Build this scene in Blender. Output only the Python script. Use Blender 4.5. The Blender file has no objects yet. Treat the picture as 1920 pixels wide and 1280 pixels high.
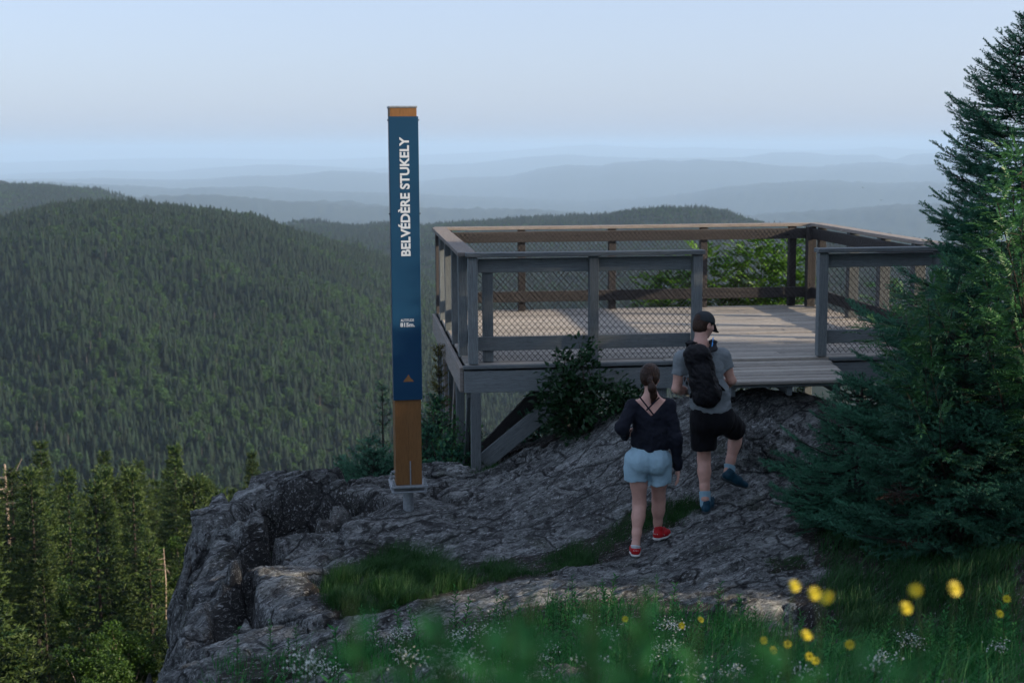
import bpy, bmesh, math, random
import numpy as np
from mathutils import Vector, Matrix
R = math.radians
PI = math.pi
rng = np.random.default_rng(7)
random.seed(7)
scene = bpy.context.scene
COL = scene.collection

# ------------------------------------------------------------------ camera
F_PX, PITCH, ROLL, CAM_Z = 2667.0, 0.136, -0.006, 2.08
_r0 = np.array([1.0, 0, 0]); _u0 = np.array([0, math.sin(PITCH), math.cos(PITCH)])
CF = np.array([0, math.cos(PITCH), -math.sin(PITCH)])
CR = math.cos(ROLL) * _r0 + math.sin(ROLL) * _u0
CU = math.cos(ROLL) * _u0 - math.sin(ROLL) * _r0
CAM = np.array([0, 0, CAM_Z])
cam_data = bpy.data.cameras.new('camera'); cam = bpy.data.objects.new('camera', cam_data); COL.objects.link(cam)
cam_data.sensor_width = 36; cam_data.lens = 50.0; cam_data.clip_end = 200000; cam_data.clip_start = 0.05
cam.matrix_world = Matrix(((CR[0], CU[0], -CF[0], 0), (CR[1], CU[1], -CF[1], 0), (CR[2], CU[2], -CF[2], CAM_Z), (0, 0, 0, 1)))
cam_data.dof.use_dof = True; cam_data.dof.focus_distance = 12.0; cam_data.dof.aperture_fstop = 3.4
scene.camera = cam

def ray(px, py):
    return CF * F_PX + CR * (px - 960.0) + CU * (640.0 - py)
def P(px, py, Y):
    """a point seen at that pixel of the photo, at world depth Y"""
    d = ray(px, py)
    return CAM + d * (Y / d[1])

# ------------------------------------------------------------------ numpy noise
_perm = np.random.default_rng(3).permutation(256); _perm = np.concatenate([_perm, _perm, _perm])
_grad = np.random.default_rng(4).normal(size=(256, 3)); _grad /= np.linalg.norm(_grad, axis=1)[:, None]
def pnoise(p):
    p = np.asarray(p, float); i = np.floor(p).astype(int); f = p - i; u = f * f * f * (f * (f * 6 - 15) + 10)
    out = 0
    for dx in (0, 1):
        for dy in (0, 1):
            for dz in (0, 1):
                h = _perm[_perm[_perm[(i[..., 0] + dx) & 255] + ((i[..., 1] + dy) & 255)] + ((i[..., 2] + dz) & 255)]
                g = _grad[h]
                w = (u[..., 0] if dx else 1 - u[..., 0]) * (u[..., 1] if dy else 1 - u[..., 1]) * (u[..., 2] if dz else 1 - u[..., 2])
                out = out + w * (g[..., 0] * (f[..., 0] - dx) + g[..., 1] * (f[..., 1] - dy) + g[..., 2] * (f[..., 2] - dz))
    return out * 1.6
def fbm(p, n=4, lac=2.03, gain=.5):
    s = 0; a = 1
    p = np.asarray(p, float)
    for k in range(n):
        s = s + a * pnoise(p + 13.7 * k); p = p * lac; a *= gain
    return s
def sstep(a, b, x):
    t = np.clip((x - a) / (b - a), 0, 1); return t * t * (3 - 2 * t)

# ------------------------------------------------------------------ objects
def tag(o, label=None, cat=None, group=None, kind=None):
    if label: o['label'] = label
    if cat: o['category'] = cat
    if group: o['group'] = group
    if kind: o['kind'] = kind
    return o
def empty(name, loc, rz=0.0, **k):
    o = bpy.data.objects.new(name, None); COL.objects.link(o)
    o.location = tuple(loc); o.rotation_euler = (0, 0, rz); o.empty_display_size = .1
    return tag(o, **k)
def mesh_obj(name, V, Fc, mat, parent=None, smooth=False, loc=None, **k):
    me = bpy.data.meshes.new(name)
    V = np.asarray(V, np.float32); 
    if isinstance(Fc, np.ndarray):
        n, m = Fc.shape
        me.vertices.add(len(V)); me.vertices.foreach_set('co', V.ravel())
        me.loops.add(n * m); me.loops.foreach_set('vertex_index', Fc.astype(np.int32).ravel())
        me.polygons.add(n); me.polygons.foreach_set('loop_start', np.arange(0, n * m, m, dtype=np.int32))
        me.update(calc_edges=True)
    else:
        me.from_pydata([tuple(map(float, v)) for v in V], [], [tuple(map(int, f)) for f in Fc]); me.update()
    if mat is not None: me.materials.append(mat)
    if smooth: me.polygons.foreach_set('use_smooth', np.ones(len(me.polygons), bool))
    o = bpy.data.objects.new(name, me); COL.objects.link(o)
    if parent is not None: o.parent = parent
    if loc is not None: o.location = tuple(loc)
    return tag(o, **k)
def set_attr(o, name, vals):
    a = o.data.attributes.new(name, 'FLOAT', 'POINT'); a.data.foreach_set('value', np.asarray(vals, np.float32))

class MB:
    """collects boxes / beams / tubes / lathes into one mesh, with a length-wise UV for wood grain"""
    def __init__(s): s.v = []; s.f = []; s.uv = []; s.rnd = []
    def add(s, V, Fs, uvs=None, rnd=None):
        b = len(s.v); s.v += [tuple(map(float, v)) for v in V]; r = random.random() if rnd is None else rnd
        s.rnd += [r] * len(V)
        for i, f in enumerate(Fs):
            s.f.append(tuple(b + j for j in f))
            s.uv.append(uvs[i] if uvs else [(V[j][0], V[j][2]) for j in f])
    def beam(s, p0, p1, w, h, up=(0, 0, 1), bev=.004, seg=1, wob=0.0, rnd=None):
        """box from p0 to p1; w across, h along up; bevelled edges; UV u runs along the length"""
        p0 = np.array(p0, float); p1 = np.array(p1, float); d = p1 - p0; L = np.linalg.norm(d); d = d / L
        up = np.array(up, float); sd = np.cross(d, up); sd /= np.linalg.norm(sd); up = np.cross(sd, d)
        bev = min(bev, w * .3, h * .3)
        a, b_ = w / 2, h / 2
        ring = [(-a + bev, -b_), (a - bev, -b_), (a, -b_ + bev), (a, b_ - bev), (a - bev, b_), (-a + bev, b_), (-a, b_ - bev), (-a, -b_ + bev)]
        ts = [0.0, bev] + [L * k / seg for k in range(1, seg)] + [L - bev, L]
        V = []; n = len(ts); off = random.random() * 50; off2 = random.random() * 50
        for k, t in enumerate(ts):
            sc = 1.0
            ins = bev if k in (0, n - 1) else 0
            wx = wob * math.sin(off + t * 2.1) ; wz = wob * math.sin(off2 + t * 1.7)
            for (x, z) in ring:
                x2 = x - math.copysign(min(ins, abs(x)), x); z2 = z - math.copysign(min(ins, abs(z)), z)
                V.append(p0 + d * t + sd * (x2 + wx) + up * (z2 + wz))
        Fs = []; UV = []
        per = [0]
        for i in range(8):
            q, r_ = ring[i], ring[(i + 1) % 8]; per.append(per[-1] + math.hypot(q[0] - r_[0], q[1] - r_[1]))
        for k in range(n - 1):
            for i in range(8):
                j = (i + 1) % 8
                Fs.append((k * 8 + i, k * 8 + j, (k + 1) * 8 + j, (k + 1) * 8 + i))
                UV.append([(off + ts[k], off2 + per[i]), (off + ts[k], off2 + per[i + 1]), (off + ts[k + 1], off2 + per[i + 1]), (off + ts[k + 1], off2 + per[i])])
        Fs.append(tuple(range(7, -1, -1))); UV.append([(off + ring[i][0] * .3, off2 + ring[i][1]) for i in range(7, -1, -1)])
        Fs.append(tuple((n - 1) * 8 + i for i in range(8))); UV.append([(off + ring[i][0] * .3, off2 + ring[i][1]) for i in range(8)])
        s.add(V, Fs, UV, rnd)
    def tube(s, pts, rad, n=8, cap=True):
        pts = [np.array(p, float) for p in pts]; m = len(pts)
        rad = [rad] * m if np.isscalar(rad) else rad
        V = []; prev = None
        for k in range(m):
            d = pts[min(k + 1, m - 1)] - pts[max(k - 1, 0)]; d = d / (np.linalg.norm(d) + 1e-9)
            if prev is None:
                a = np.cross(d, (0, 0, 1)); a = np.cross(d, (1, 0, 0)) if np.linalg.norm(a) < .1 else a
            else: a = prev - d * np.dot(prev, d)
            a = a / np.linalg.norm(a); prev = a; b = np.cross(d, a)
            for i in range(n):
                t = 2 * PI * i / n; V.append(pts[k] + rad[k] * (a * math.cos(t) + b * math.sin(t)))
        Fs = [(k * n + i, k * n + (i + 1) % n, (k + 1) * n + (i + 1) % n, (k + 1) * n + i) for k in range(m - 1) for i in range(n)]
        UV = [[(0, 0)] * 4 for _ in Fs]
        acc = 0
        for k in range(m - 1):
            l = np.linalg.norm(pts[k + 1] - pts[k])
            for i in range(n):
                UV[k * n + i] = [(acc, i / n * .3), (acc, (i + 1) / n * .3), (acc + l, (i + 1) / n * .3), (acc + l, i / n * .3)]
            acc += l
        if cap:
            Fs.append(tuple(range(n - 1, -1, -1))); UV.append([(0, 0)] * n)
            Fs.append(tuple((m - 1) * n + i for i in range(n))); UV.append([(0, 0)] * n)
        s.add(V, Fs, UV)
    def build(s, name, mat, parent=None, smooth=False, loc=None, **k):
        o = mesh_obj(name, np.array(s.v), s.f, mat, parent, smooth, loc, **k)
        uvl = o.data.uv_layers.new(name='UVMap')
        uvl.data.foreach_set('uv', np.array([c for f in s.uv for c in f], np.float32).ravel())
        set_attr(o, 'rnd', s.rnd)
        return o

# ------------------------------------------------------------------ materials
class NT:
    def __init__(s, name):
        s.m = bpy.data.materials.new(name); s.m.use_nodes = True; s.t = s.m.node_tree; s.n = s.t.nodes; s.n.clear()
        s.out = s.n.new('ShaderNodeOutputMaterial'); s.b = s.n.new('ShaderNodeBsdfPrincipled'); s.l(s.b.outputs[0], s.out.inputs['Surface'])
    def l(s, a, b): s.t.links.new(a, b)
    def put(s, sock, v):
        if hasattr(v, 'is_output'): s.l(v, sock)
        elif v is not None:
            try: sock.default_value = v
            except Exception: sock.default_value = (*v, 1.0)
    def coord(s, kind='Object'): return s.n.new('ShaderNodeTexCoord').outputs[kind]
    def attr(s, name, typ='GEOMETRY', out='Fac'):
        a = s.n.new('ShaderNodeAttribute'); a.attribute_name = name; a.attribute_type = typ; return a.outputs[out]
    def mapping(s, v, scale=(1, 1, 1), rot=(0, 0, 0), loc=(0, 0, 0)):
        a = s.n.new('ShaderNodeMapping'); s.l(v, a.inputs[0]); a.inputs['Scale'].default_value = scale
        a.inputs['Rotation'].default_value = rot; a.inputs['Location'].default_value = loc; return a.outputs[0]
    def noise(s, v, scale, detail=4, rough=.55, dist=0, out='Fac', dim='3D'):
        a = s.n.new('ShaderNodeTexNoise'); a.noise_dimensions = dim; s.l(v, a.inputs['Vector']); a.inputs['Scale'].default_value = scale
        a.inputs['Detail'].default_value = detail; a.inputs['Roughness'].default_value = rough; a.inputs['Distortion'].default_value = dist
        return a.outputs[out]
    def voro(s, v, scale, feature='F1', out='Distance', rand=1.0):
        a = s.n.new('ShaderNodeTexVoronoi'); a.feature = feature; s.l(v, a.inputs['Vector']); a.inputs['Scale'].default_value = scale
        a.inputs['Randomness'].default_value = rand; return a.outputs[out]
    def ramp(s, v, stops, interp='LINEAR'):
        a = s.n.new('ShaderNodeValToRGB'); s.l(v, a.inputs[0]); cr = a.color_ramp; cr.interpolation = interp
        while len(cr.elements) < len(stops): cr.elements.new(.5)
        for e, (p, c) in zip(cr.elements, stops):
            e.position = p; e.color = (c, c, c, 1) if np.isscalar(c) else (*c[:3], 1)
        return a.outputs[0]
    def mix(s, f, a, b, mode='MIX'):
        m = s.n.new('ShaderNodeMix'); m.data_type = 'RGBA'; m.blend_type = mode
        s.put(m.inputs[0], f); s.put(m.inputs[6], a if not isinstance(a, tuple) else (*a[:3], 1)); s.put(m.inputs[7], b if not isinstance(b, tuple) else (*b[:3], 1))
        return m.outputs[2]
    def math(s, op, a, b=None, clamp=False):
        m = s.n.new('ShaderNodeMath'); m.operation = op; m.use_clamp = clamp; s.put(m.inputs[0], a)
        if b is not None: s.put(m.inputs[1], b)
        return m.outputs[0]
    def bump(s, h, strength=.5, dist=.01, nrm=None):
        b = s.n.new('ShaderNodeBump'); s.l(h, b.inputs['Height']); b.inputs['Strength'].default_value = strength; b.inputs['Distance'].default_value = dist
        if nrm is not None: s.l(nrm, b.inputs['Normal'])
        return b.outputs[0]
    def done(s, col=None, rough=None, normal=None, metal=None, spec=None, sss=None, trans=None):
        b = s.b
        if col is not None: s.put(b.inputs['Base Color'], (*col[:3], 1) if isinstance(col, tuple) else col)
        if rough is not None: s.put(b.inputs['Roughness'], rough)
        if normal is not None: s.l(normal, b.inputs['Normal'])
        if metal is not None: b.inputs['Metallic'].default_value = metal
        if spec is not None: b.inputs['Specular IOR Level'].default_value = spec
        if trans:
            # leaf-like: part of the light goes through
            t = s.n.new('ShaderNodeBsdfTranslucent'); s.put(t.inputs[0], (*col[:3], 1) if isinstance(col, tuple) else col)
            mx = s.n.new('ShaderNodeMixShader'); mx.inputs[0].default_value = trans
            s.l(b.outputs[0], mx.inputs[1]); s.l(t.outputs[0], mx.inputs[2]); s.l(mx.outputs[0], s.out.inputs['Surface'])
        return s.m

def plain(name, col, rough=.7, metal=0, var=.25, scale=30, bump=.2, bd=.003, spec=.5):
    m = NT(name); c = m.coord(); n = m.noise(c, scale, 4)
    lo = tuple(x * (1 - var) for x in col); hi = tuple(min(1, x * (1 + var)) for x in col)
    return m.done(m.ramp(n, [(.3, lo), (.7, hi)]), rough, m.bump(m.noise(c, scale * 3, 3), bump, bd), metal, spec)

def wood_mat(name, dark, light, grain=1.0, knots=True, rough=.85, redder=None):
    m = NT(name); uv = m.coord('UV'); rnd = m.attr('rnd')
    g = m.mapping(uv, (1.2, 38, 1)); n1 = m.noise(g, 3.0 * grain, 6, .65, .6)
    n2 = m.noise(m.mapping(uv, (.6, 6, 1)), 2.0, 3)
    n3 = m.noise(m.mapping(uv, (3, 160, 1)), 4.0, 3, .7)
    c = m.ramp(n1, [(.28, dark), (.72, light)])
    c = m.mix(m.ramp(n2, [(.35, .0), (.7, .75)]), c, redder or tuple(x * .75 for x in light))
    c = m.mix(m.ramp(n3, [(.36, .75), (.5, .0)]), c, tuple(x * .35 for x in dark))
    c = m.mix(.75, c, m.ramp(rnd, [(0, .62), (1, 1.25)]), 'MULTIPLY')
    if knots:
        k = m.voro(m.mapping(uv, (1.0, 3.2, 1)), 1.6, 'F1'); c = m.mix(m.ramp(k, [(.03, .85), (.085, .0)]), c, tuple(x * .25 for x in dark))
    h = m.math('ADD', n1, m.math('MULTIPLY', n3, .7))
    return m.done(c, rough, m.bump(h, .55, .004), spec=.25)

def leaf_mat(name, c0, c1, rough=.5, trans=.3, scale=3.0, tip=None, lo=.7, hi=1.25):
    m = NT(name); n = m.noise(m.coord(), scale, 3); r = m.attr('rnd'); oi = m.n.new('ShaderNodeObjectInfo').outputs['Random']
    f = m.math('ADD', m.math('MULTIPLY', n, .5), m.math('MULTIPLY', r, .5))
    c = m.ramp(f, [(.25, c0), (.75, c1)])
    if tip: c = m.mix(m.attr('tip'), c, tip)
    c = m.mix(.6, c, m.ramp(oi, [(0, lo), (1, hi)]), 'MULTIPLY')
    return m.done(c, rough, trans=trans, spec=.3)

M = {}
M['wood'] = wood_mat('weathered_wood', (.098, .116, .120), (.25, .285, .29), redder=(.175, .195, .20))
M['wood_shade'] = wood_mat('shade_darkened_wood', (.040, .038, .038), (.105, .100, .098), redder=(.072, .066, .064))  # dark wood, darkened further to stand for shade on back and side rails
M['wood_cap'] = wood_mat('cap_rail_wood', (.12, .112, .104), (.34, .32, .30), redder=(.26, .215, .175))
M['deck_wood'] = wood_mat('deck_wood', (.19, .18, .16), (.46, .43, .38), redder=(.36, .32, .27))
M['sign_wood'] = wood_mat('stained_sign_wood', (.17, .085, .030), (.27, .135, .050), knots=False, rough=.55, redder=(.22, .105, .036))
M['wire'] = plain('black_coated_wire', (.022, .022, .024), .5, .0, .3)
M['steel'] = plain('galvanised_steel', (.30, .33, .35), .5, .6, .2, 40)
M['blue'] = plain('blue_sign_paint', (.0015, .042, .10), .55, 0, .06, 4, .03, .001, .3)
M['blue_sky_edge'] = plain('blue_edge_sky_sheen', (.05, .11, .17), .4, 0, .05, 6, .03, .001)  # paler than the panel: sky reflection put into the flange colour
M['letter'] = plain('pale_lettering', (.50, .56, .62), .5, 0, .02, 10, .02, .001)
M['emblem'] = plain('orange_wood_emblem', (.27, .12, .035), .55, 0, .1, 20)
# ------------------------------------------------------------------ near ground shape
# surveyed points: pixel of the photo + depth in metres
_ctl = [(1190,1047,11.2),(1240,1012,11.5),(1325,958,12.0),(1375,922,12.3),(893,882,13.75),(765,940,12.0),
 (1000,842,13.7),(1100,802,13.6),(1150,783,13.5),(1400,733,13.3),(1510,738,13.3),(1280,760,13.3),
 (1400,790,13.0),(1440,840,12.7),(1400,895,12.45),(1480,900,12.5),(950,880,13.35),(1100,835,13.0),(1150,885,12.55),(1000,955,12.1),(900,965,12.05),
 (1000,900,12.7),(870,940,12.3),(600,1000,11.5),(850,1025,11.45),(820,985,11.8),(700,985,11.7),(730,893,12.95),(400,908,12.5),(560,895,12.8),(480,960,12.2),
 (700,1100,10.2),(620,1130,9.9),(1000,1060,11.0),(1150,985,11.85),(900,1080,10.7),
 (358,1000,11.5),(360,1060,10.8),(352,1130,10.0),(300,1230,9.1),(262,1278,8.6),(450,1100,10.2),(500,1180,9.4),
 (1500,1100,9.9),(1300,1130,9.6),(1050,1110,9.9),(850,1170,9.3),(600,1200,8.9),(400,1250,8.6),(1500,1010,11.0),(1350,1040,10.8),(1530,1060,10.4),
 (1700,1150,9.2),(1900,1200,8.4),(1250,1270,7.3),(960,1280,7.2),(1600,1270,7.2)]
_cp = np.array([P(*c) for c in _ctl])
_more = np.array([(2.6,12.5,-.85),(3.5,12.0,-.8),(4.5,11,-.75),(6,12,-.7),(3.6,9.5,-.72),(6,9,-.5),(2.5,14.2,-.7),(4.5,14.5,-.8),(7,14,-.8),(1.2,14.6,-.75),(0,15,-1.2),
 (3,17,-1.6),(6,17,-1.5),(0,5,-.28),(3,5,-.2),(-2,5,-.6),(6,5,-.1),(0,2.5,.35),(3,2.5,.4),(-2,2.5,.1),(0,0,.55),(4,0,.7),(-3,0,.2),(0,-3,.75),(8,0,1.2),(10,8,.3),(8,12,-.3),(-4,-3,.1),(10,-3,1.8)])
_C = np.vstack([_cp, _more])
def _phi(r2): return np.sqrt(r2 + .16)
_K = _phi(((_C[:, None, :2] - _C[None, :, :2]) ** 2).sum(-1)) - 0.03 * np.eye(len(_C))
_A = np.hstack([np.ones((len(_C), 1)), _C[:, :2]])
_S = np.block([[_K, _A], [_A.T, np.zeros((3, 3))]])
_w = np.linalg.solve(_S, np.concatenate([_C[:, 2], np.zeros(3)]))
def rbf(x, y):
    x = np.clip(x, -6, 12); y = np.clip(y, -4, 19)
    s = _w[-3] + _w[-2] * x + _w[-1] * y
    for c, w in zip(_C, _w): s = s + w * _phi((x - c[0]) ** 2 + (y - c[1]) ** 2)
    return s
EDGE = [(-2.30,8.6),(-2.33,9.97),(-2.5,10.8),(-2.66,11.5),(-2.78,12.3),(-2.3,12.95),(-1.2,13.35),(-.5,14.2),(1.0,16.2),(5,17.5),(10,18),(40,20),(90,-40),(60,-140),(-60,-140),(-30,-30),(-8,-6),(-4,1),(-2.8,6)]
def sdist(x, y, poly=EDGE):
    """signed distance to polygon, positive outside"""
    x = np.asarray(x, float); y = np.asarray(y, float); d = np.full(x.shape, 1e18); ins = np.zeros(x.shape, bool); n = len(poly)
    for i in range(n):
        ax, ay = poly[i]; bx, by = poly[(i + 1) % n]; ex, ey = bx - ax, by - ay
        t = np.clip(((x - ax) * ex + (y - ay) * ey) / (ex * ex + ey * ey), 0, 1)
        d = np.minimum(d, (x - ax - t * ex) ** 2 + (y - ay - t * ey) ** 2)
        c = ((ay > y) != (by > y)) & (x < (bx - ax) * (y - ay) / (by - ay + 1e-12) + ax); ins ^= c
    d = np.sqrt(d); return np.where(ins, -d, d)
def near_base(x, y):
    """smooth ground near the summit"""
    z = rbf(x, y)
    far = np.maximum(0, np.hypot(np.maximum(0, x - 12), np.maximum(0, -4 - y)))   # the summit keeps rising gently behind and to the right
    return z + np.minimum(far * .10, 6)
def hill_drop(s):
    s = np.maximum(s, 0)
    return 3.6 * (1 - np.exp(-s / .8)) + .27 * np.minimum(s, 70) + .27 * np.clip(s - 70, 0, 330) + .12 * np.clip(s - 400, 0, 400)

# ------------------------------------------------------------------ far ridges: crest lines of the photo, given distance
def crest(R_, pts):
    a = []; z = []
    for px, py in pts:
        d = ray(px, py); h = math.hypot(d[0], d[1]); a.append(math.atan2(d[0], d[1])); z.append(CAM_Z + d[2] / h * R_)
    return np.array(a), np.array(z)
def pad(pts, l, r): return [(-1500, l), (-500, l)] + pts + [(2600, r), (3800, r)]
RIDGES = [ # distance, near half-width, far half-width, crest profile, roughness metres
 (1150, 560, 700, pad([(0,397),(100,372),(190,366),(300,378),(400,386),(470,399),(540,418),(600,440),(680,470),(740,498),(800,540),(860,590),(930,660),(1000,720),(1200,800),(1500,830)], 430, 860), 5, -175),
 (2750, 900, 1200, pad([(0,345),(80,343),(150,350),(200,362),(260,385),(400,430),(600,500),(800,560)], 345, 640), 6, -230),
 (2300, 1000, 900, pad([(0,500),(400,450),(520,432),(600,423),(700,424),(790,423),(860,415),(930,411),(1000,407),(1060,405),(1130,398),(1190,388),(1250,384),(1310,384),(1360,390),(1400,404),(1440,418),(1500,424),(1560,428),(1650,440),(1750,455)], 560, 520), 6, -250),
 (8000, 1400, 2300, pad([(-100,385),(200,372),(400,368),(650,385),(800,392),(1000,398),(1200,420),(1400,412),(1561,401),(1665,391),(1770,388),(1900,388)], 390, 392), 12, -560),
 (12500, 2200, 3600, pad([(-100,352),(100,345),(316,356),(385,352),(500,358),(700,366),(900,375),(1100,385),(1240,374),(1300,366),(1353,354),(1431,347),(1561,343),(1665,349),(1770,346),(1900,340)], 350, 340), 20, -580),
 (18500, 3200, 4800, pad([(0,340),(180,338),(316,340),(385,338),(455,330),(540,331),(624,322),(732,328),(790,344),(874,335),(957,333),(1004,321),(1061,314),(1124,315.5),(1165,307),(1228,303),(1270,305),(1316,300),(1395,303),(1470,312),(1530,316),(1592,311),(1665,311),(1712,317),(1770,310),(1900,306)], 335, 312), 30, -600),
 (28000, 4600, 6800, pad([(0,330),(77,326),(193,321),(316,324),(385,316),(482,309),(540,309),(600,313),(694,318),(790,310),(884,308),(988,295),(1061,291),(1118,295),(1250,297),(1395,295),(1452,286),(1509,286),(1560,291),(1639,290),(1676,300),(1710,289),(1800,286),(1900,292)], 322, 292), 35, -600),
 (43000, 6000, 9000, pad([(0,305),(154,302),(385,296),(600,300),(800,291),(950,283),(1040,276),(1113,271),(1180,275),(1249,278),(1301,276),(1379,279),(1480,281),(1587,281),(1665,277),(1717,281),(1900,279)], 300, 280), 40, -600)]
_RC = [crest(r[0], r[3]) for r in RIDGES]
def far_base(x, y):
    r = np.hypot(x, y); th = np.arctan2(x, y)
    base = -600 + 430 * (1 - sstep(1300, 4200, r)); front = np.cos(th) 
    base = base + 8 * fbm(np.stack([x / 900, y / 900, x * 0], -1), 4)
    z = base
    for (Rc, w0, w1, pts, rough, b0), (a, zc) in zip(RIDGES, _RC):
        c = np.interp(th, a, zc) - {1150: 13, 2750: 10, 2300: 9}.get(Rc, 0)   # the crest line of the photo is tree tops
        q = np.stack([x / (Rc * .11), y / (Rc * .11), np.full_like(x, Rc)], -1)
        c2 = c - base
        u = np.where(r < Rc, (Rc - r) / w0, (r - Rc) / w1)
        prof = np.exp(-(u ** 2) * .9)
        near_spur = 1 + .20 * fbm(q, 5) * np.clip(np.abs(r - Rc) / (w0 * .5), 0, 1)
        zz = base + c2 * prof * near_spur
        z = np.maximum(z, np.where(c2 > 0, zz, -9999))
    return z
def ground_far(x, y):
    """the whole mountain side and country beyond"""
    s = sdist(x, y); nb = near_base(x, y) - .3
    hill = nb - hill_drop(s + .4) + np.clip(s, 0, 30) * .05 * fbm(np.stack([x / 9., y / 9., x * 0], -1), 4)
    r = np.hypot(x, y); fb = far_base(x, y)
    k = sstep(330, 620, r)
    return np.where(s < 200, hill, hill) * (1 - k) + fb * k
def bp(px, py):   # plan point seen at a pixel of the near ground
    x, y, z = hit(px, py, near_base); return (x, y)
def hit(px, py, fn, y0=2.0, y1=20.0):
    d = ray(px, py); t = np.linspace(y0, y1, 400) / d[1]
    p = CAM[None] + d[None] * t[:, None]; dz = p[:, 2] - fn(p[:, 0], p[:, 1])
    i = np.argmax(dz < 0) if (dz < 0).any() else len(t) - 1
    if i > 0:
        f = dz[i - 1] / (dz[i - 1] - dz[i] + 1e-9); q = p[i - 1] + (p[i] - p[i - 1]) * f
    else: q = p[0]
    return q

_carves = [  # plan polygons, depth, edge softness
 ([bp(*q) for q in [(495,918),(600,916),(705,920),(742,934),(700,948),(640,975),(560,1005),(500,1010)]], .42, .03),
 ([bp(*q) for q in [(455,1012),(505,1003),(522,1035),(515,1068),(455,1068)]], .40, .035),
 ([bp(*q) for q in [(395,1130),(470,1085),(480,1110),(440,1160),(400,1180)]], .28, .035),
 ([bp(*q) for q in [(1470,1135),(1560,1150),(1540,1190),(1470,1185)]], .12, .05)]
_raises = [([bp(*q) for q in [(545,985),(570,965),(650,958),(655,975),(600,1000)]], .15, .03),
 ([bp(*q) for q in [(500,905),(700,896),(735,905),(700,918),(500,920)]], .05, .06),
 ([bp(*q) for q in [(400,1095),(455,1085),(470,1105),(410,1125)]], .09, .03)]
_cracks = [([(657,888),(523,905),(465,940),(431,974),(386,1001),(360,1030)], .045, .16), ([(719,977),(790,958),(850,944),(905,925)], .02, .05), ([(560,1010),(640,985),(760,935),(850,905)], .03, .05),
 ([(380,1060),(430,1030),(470,1000)], .03, .1), ([(520,1180),(470,1130),(460,1080)], .03, .08), ([(1250,985),(1340,975),(1440,940),(1500,915)], .03, .06),
 ([(1000,1075),(1120,1062),(1260,1050),(1400,1010),(1500,990)], .03, .05), ([(1150,1110),(1280,1090),(1420,1075),(1530,1060)], .025, .05), ([(900,1180),(1000,1150),(1150,1130)], .03, .05)]
_cracks = [(np.array([bp(*q) for q in pts]), w, d) for pts, w, d in _cracks]
def line_dist(x, y, pl):
    d = np.full(x.shape, 1e18)
    for (ax, ay), (bx, by) in zip(pl[:-1], pl[1:]):
        ex, ey = bx - ax, by - ay; t = np.clip(((x - ax) * ex + (y - ay) * ey) / (ex * ex + ey * ey + 1e-9), 0, 1)
        d = np.minimum(d, (x - ax - t * ex) ** 2 + (y - ay - t * ey) ** 2)
    return np.sqrt(d)
# soil pockets where grass grows
_soil = [[bp(*q) for q in pts] for pts in [
 [(600,1080),(640,1050),(730,1025),(860,1062),(1000,1040),(1130,1000),(1180,965),(1300,930),(1330,950),(1210,1010),(1120,1060),(1010,1085),(860,1115),(720,1150),(620,1150),(590,1120)],
 [(430,1280),(560,1215),(700,1195),(900,1160),(1050,1125),(1250,1125),(1400,1165),(1480,1200),(1500,1110),(1600,1060),(1900,1000),(1900,1279),(450,1279)],
 [(1480,880),(1560,860),(1900,850),(1900,1060),(1560,1080),(1500,1000)], [(1440,1050),(1500,1045),(1510,1062),(1450,1072)],
 [(800,885),(900,880),(990,850),(1100,810),(1100,800),(860,865)]]]
_soil[1] += [(3.6, 3.0), (-2.6, 3.0)]; _soil[2] += []
def soil_mask(x, y):
    n = .10 * fbm(np.stack([x * 3, y * 3, x * 0], -1), 3); m = 0
    for pl in _soil: m = np.maximum(m, 1 - sstep(-.12, .14, sdist(x, y, pl) + n))
    m = np.maximum(m, sstep(2.6, 3.1, x + n) * (y > 5)); m = np.maximum(m, 1 - sstep(5.5, 6.5, y + n * 3))
    return m
_cg = np.random.default_rng(12); _cells = [(i * .48 + _cg.uniform(-.17, .17), j * .48 + _cg.uniform(-.17, .17), _cg.uniform(-.11, .045), _cg.uniform(-.22, .22), _cg.uniform(-.22, .22)) for i in range(4, 16) for j in range(14, 42)]
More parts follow.
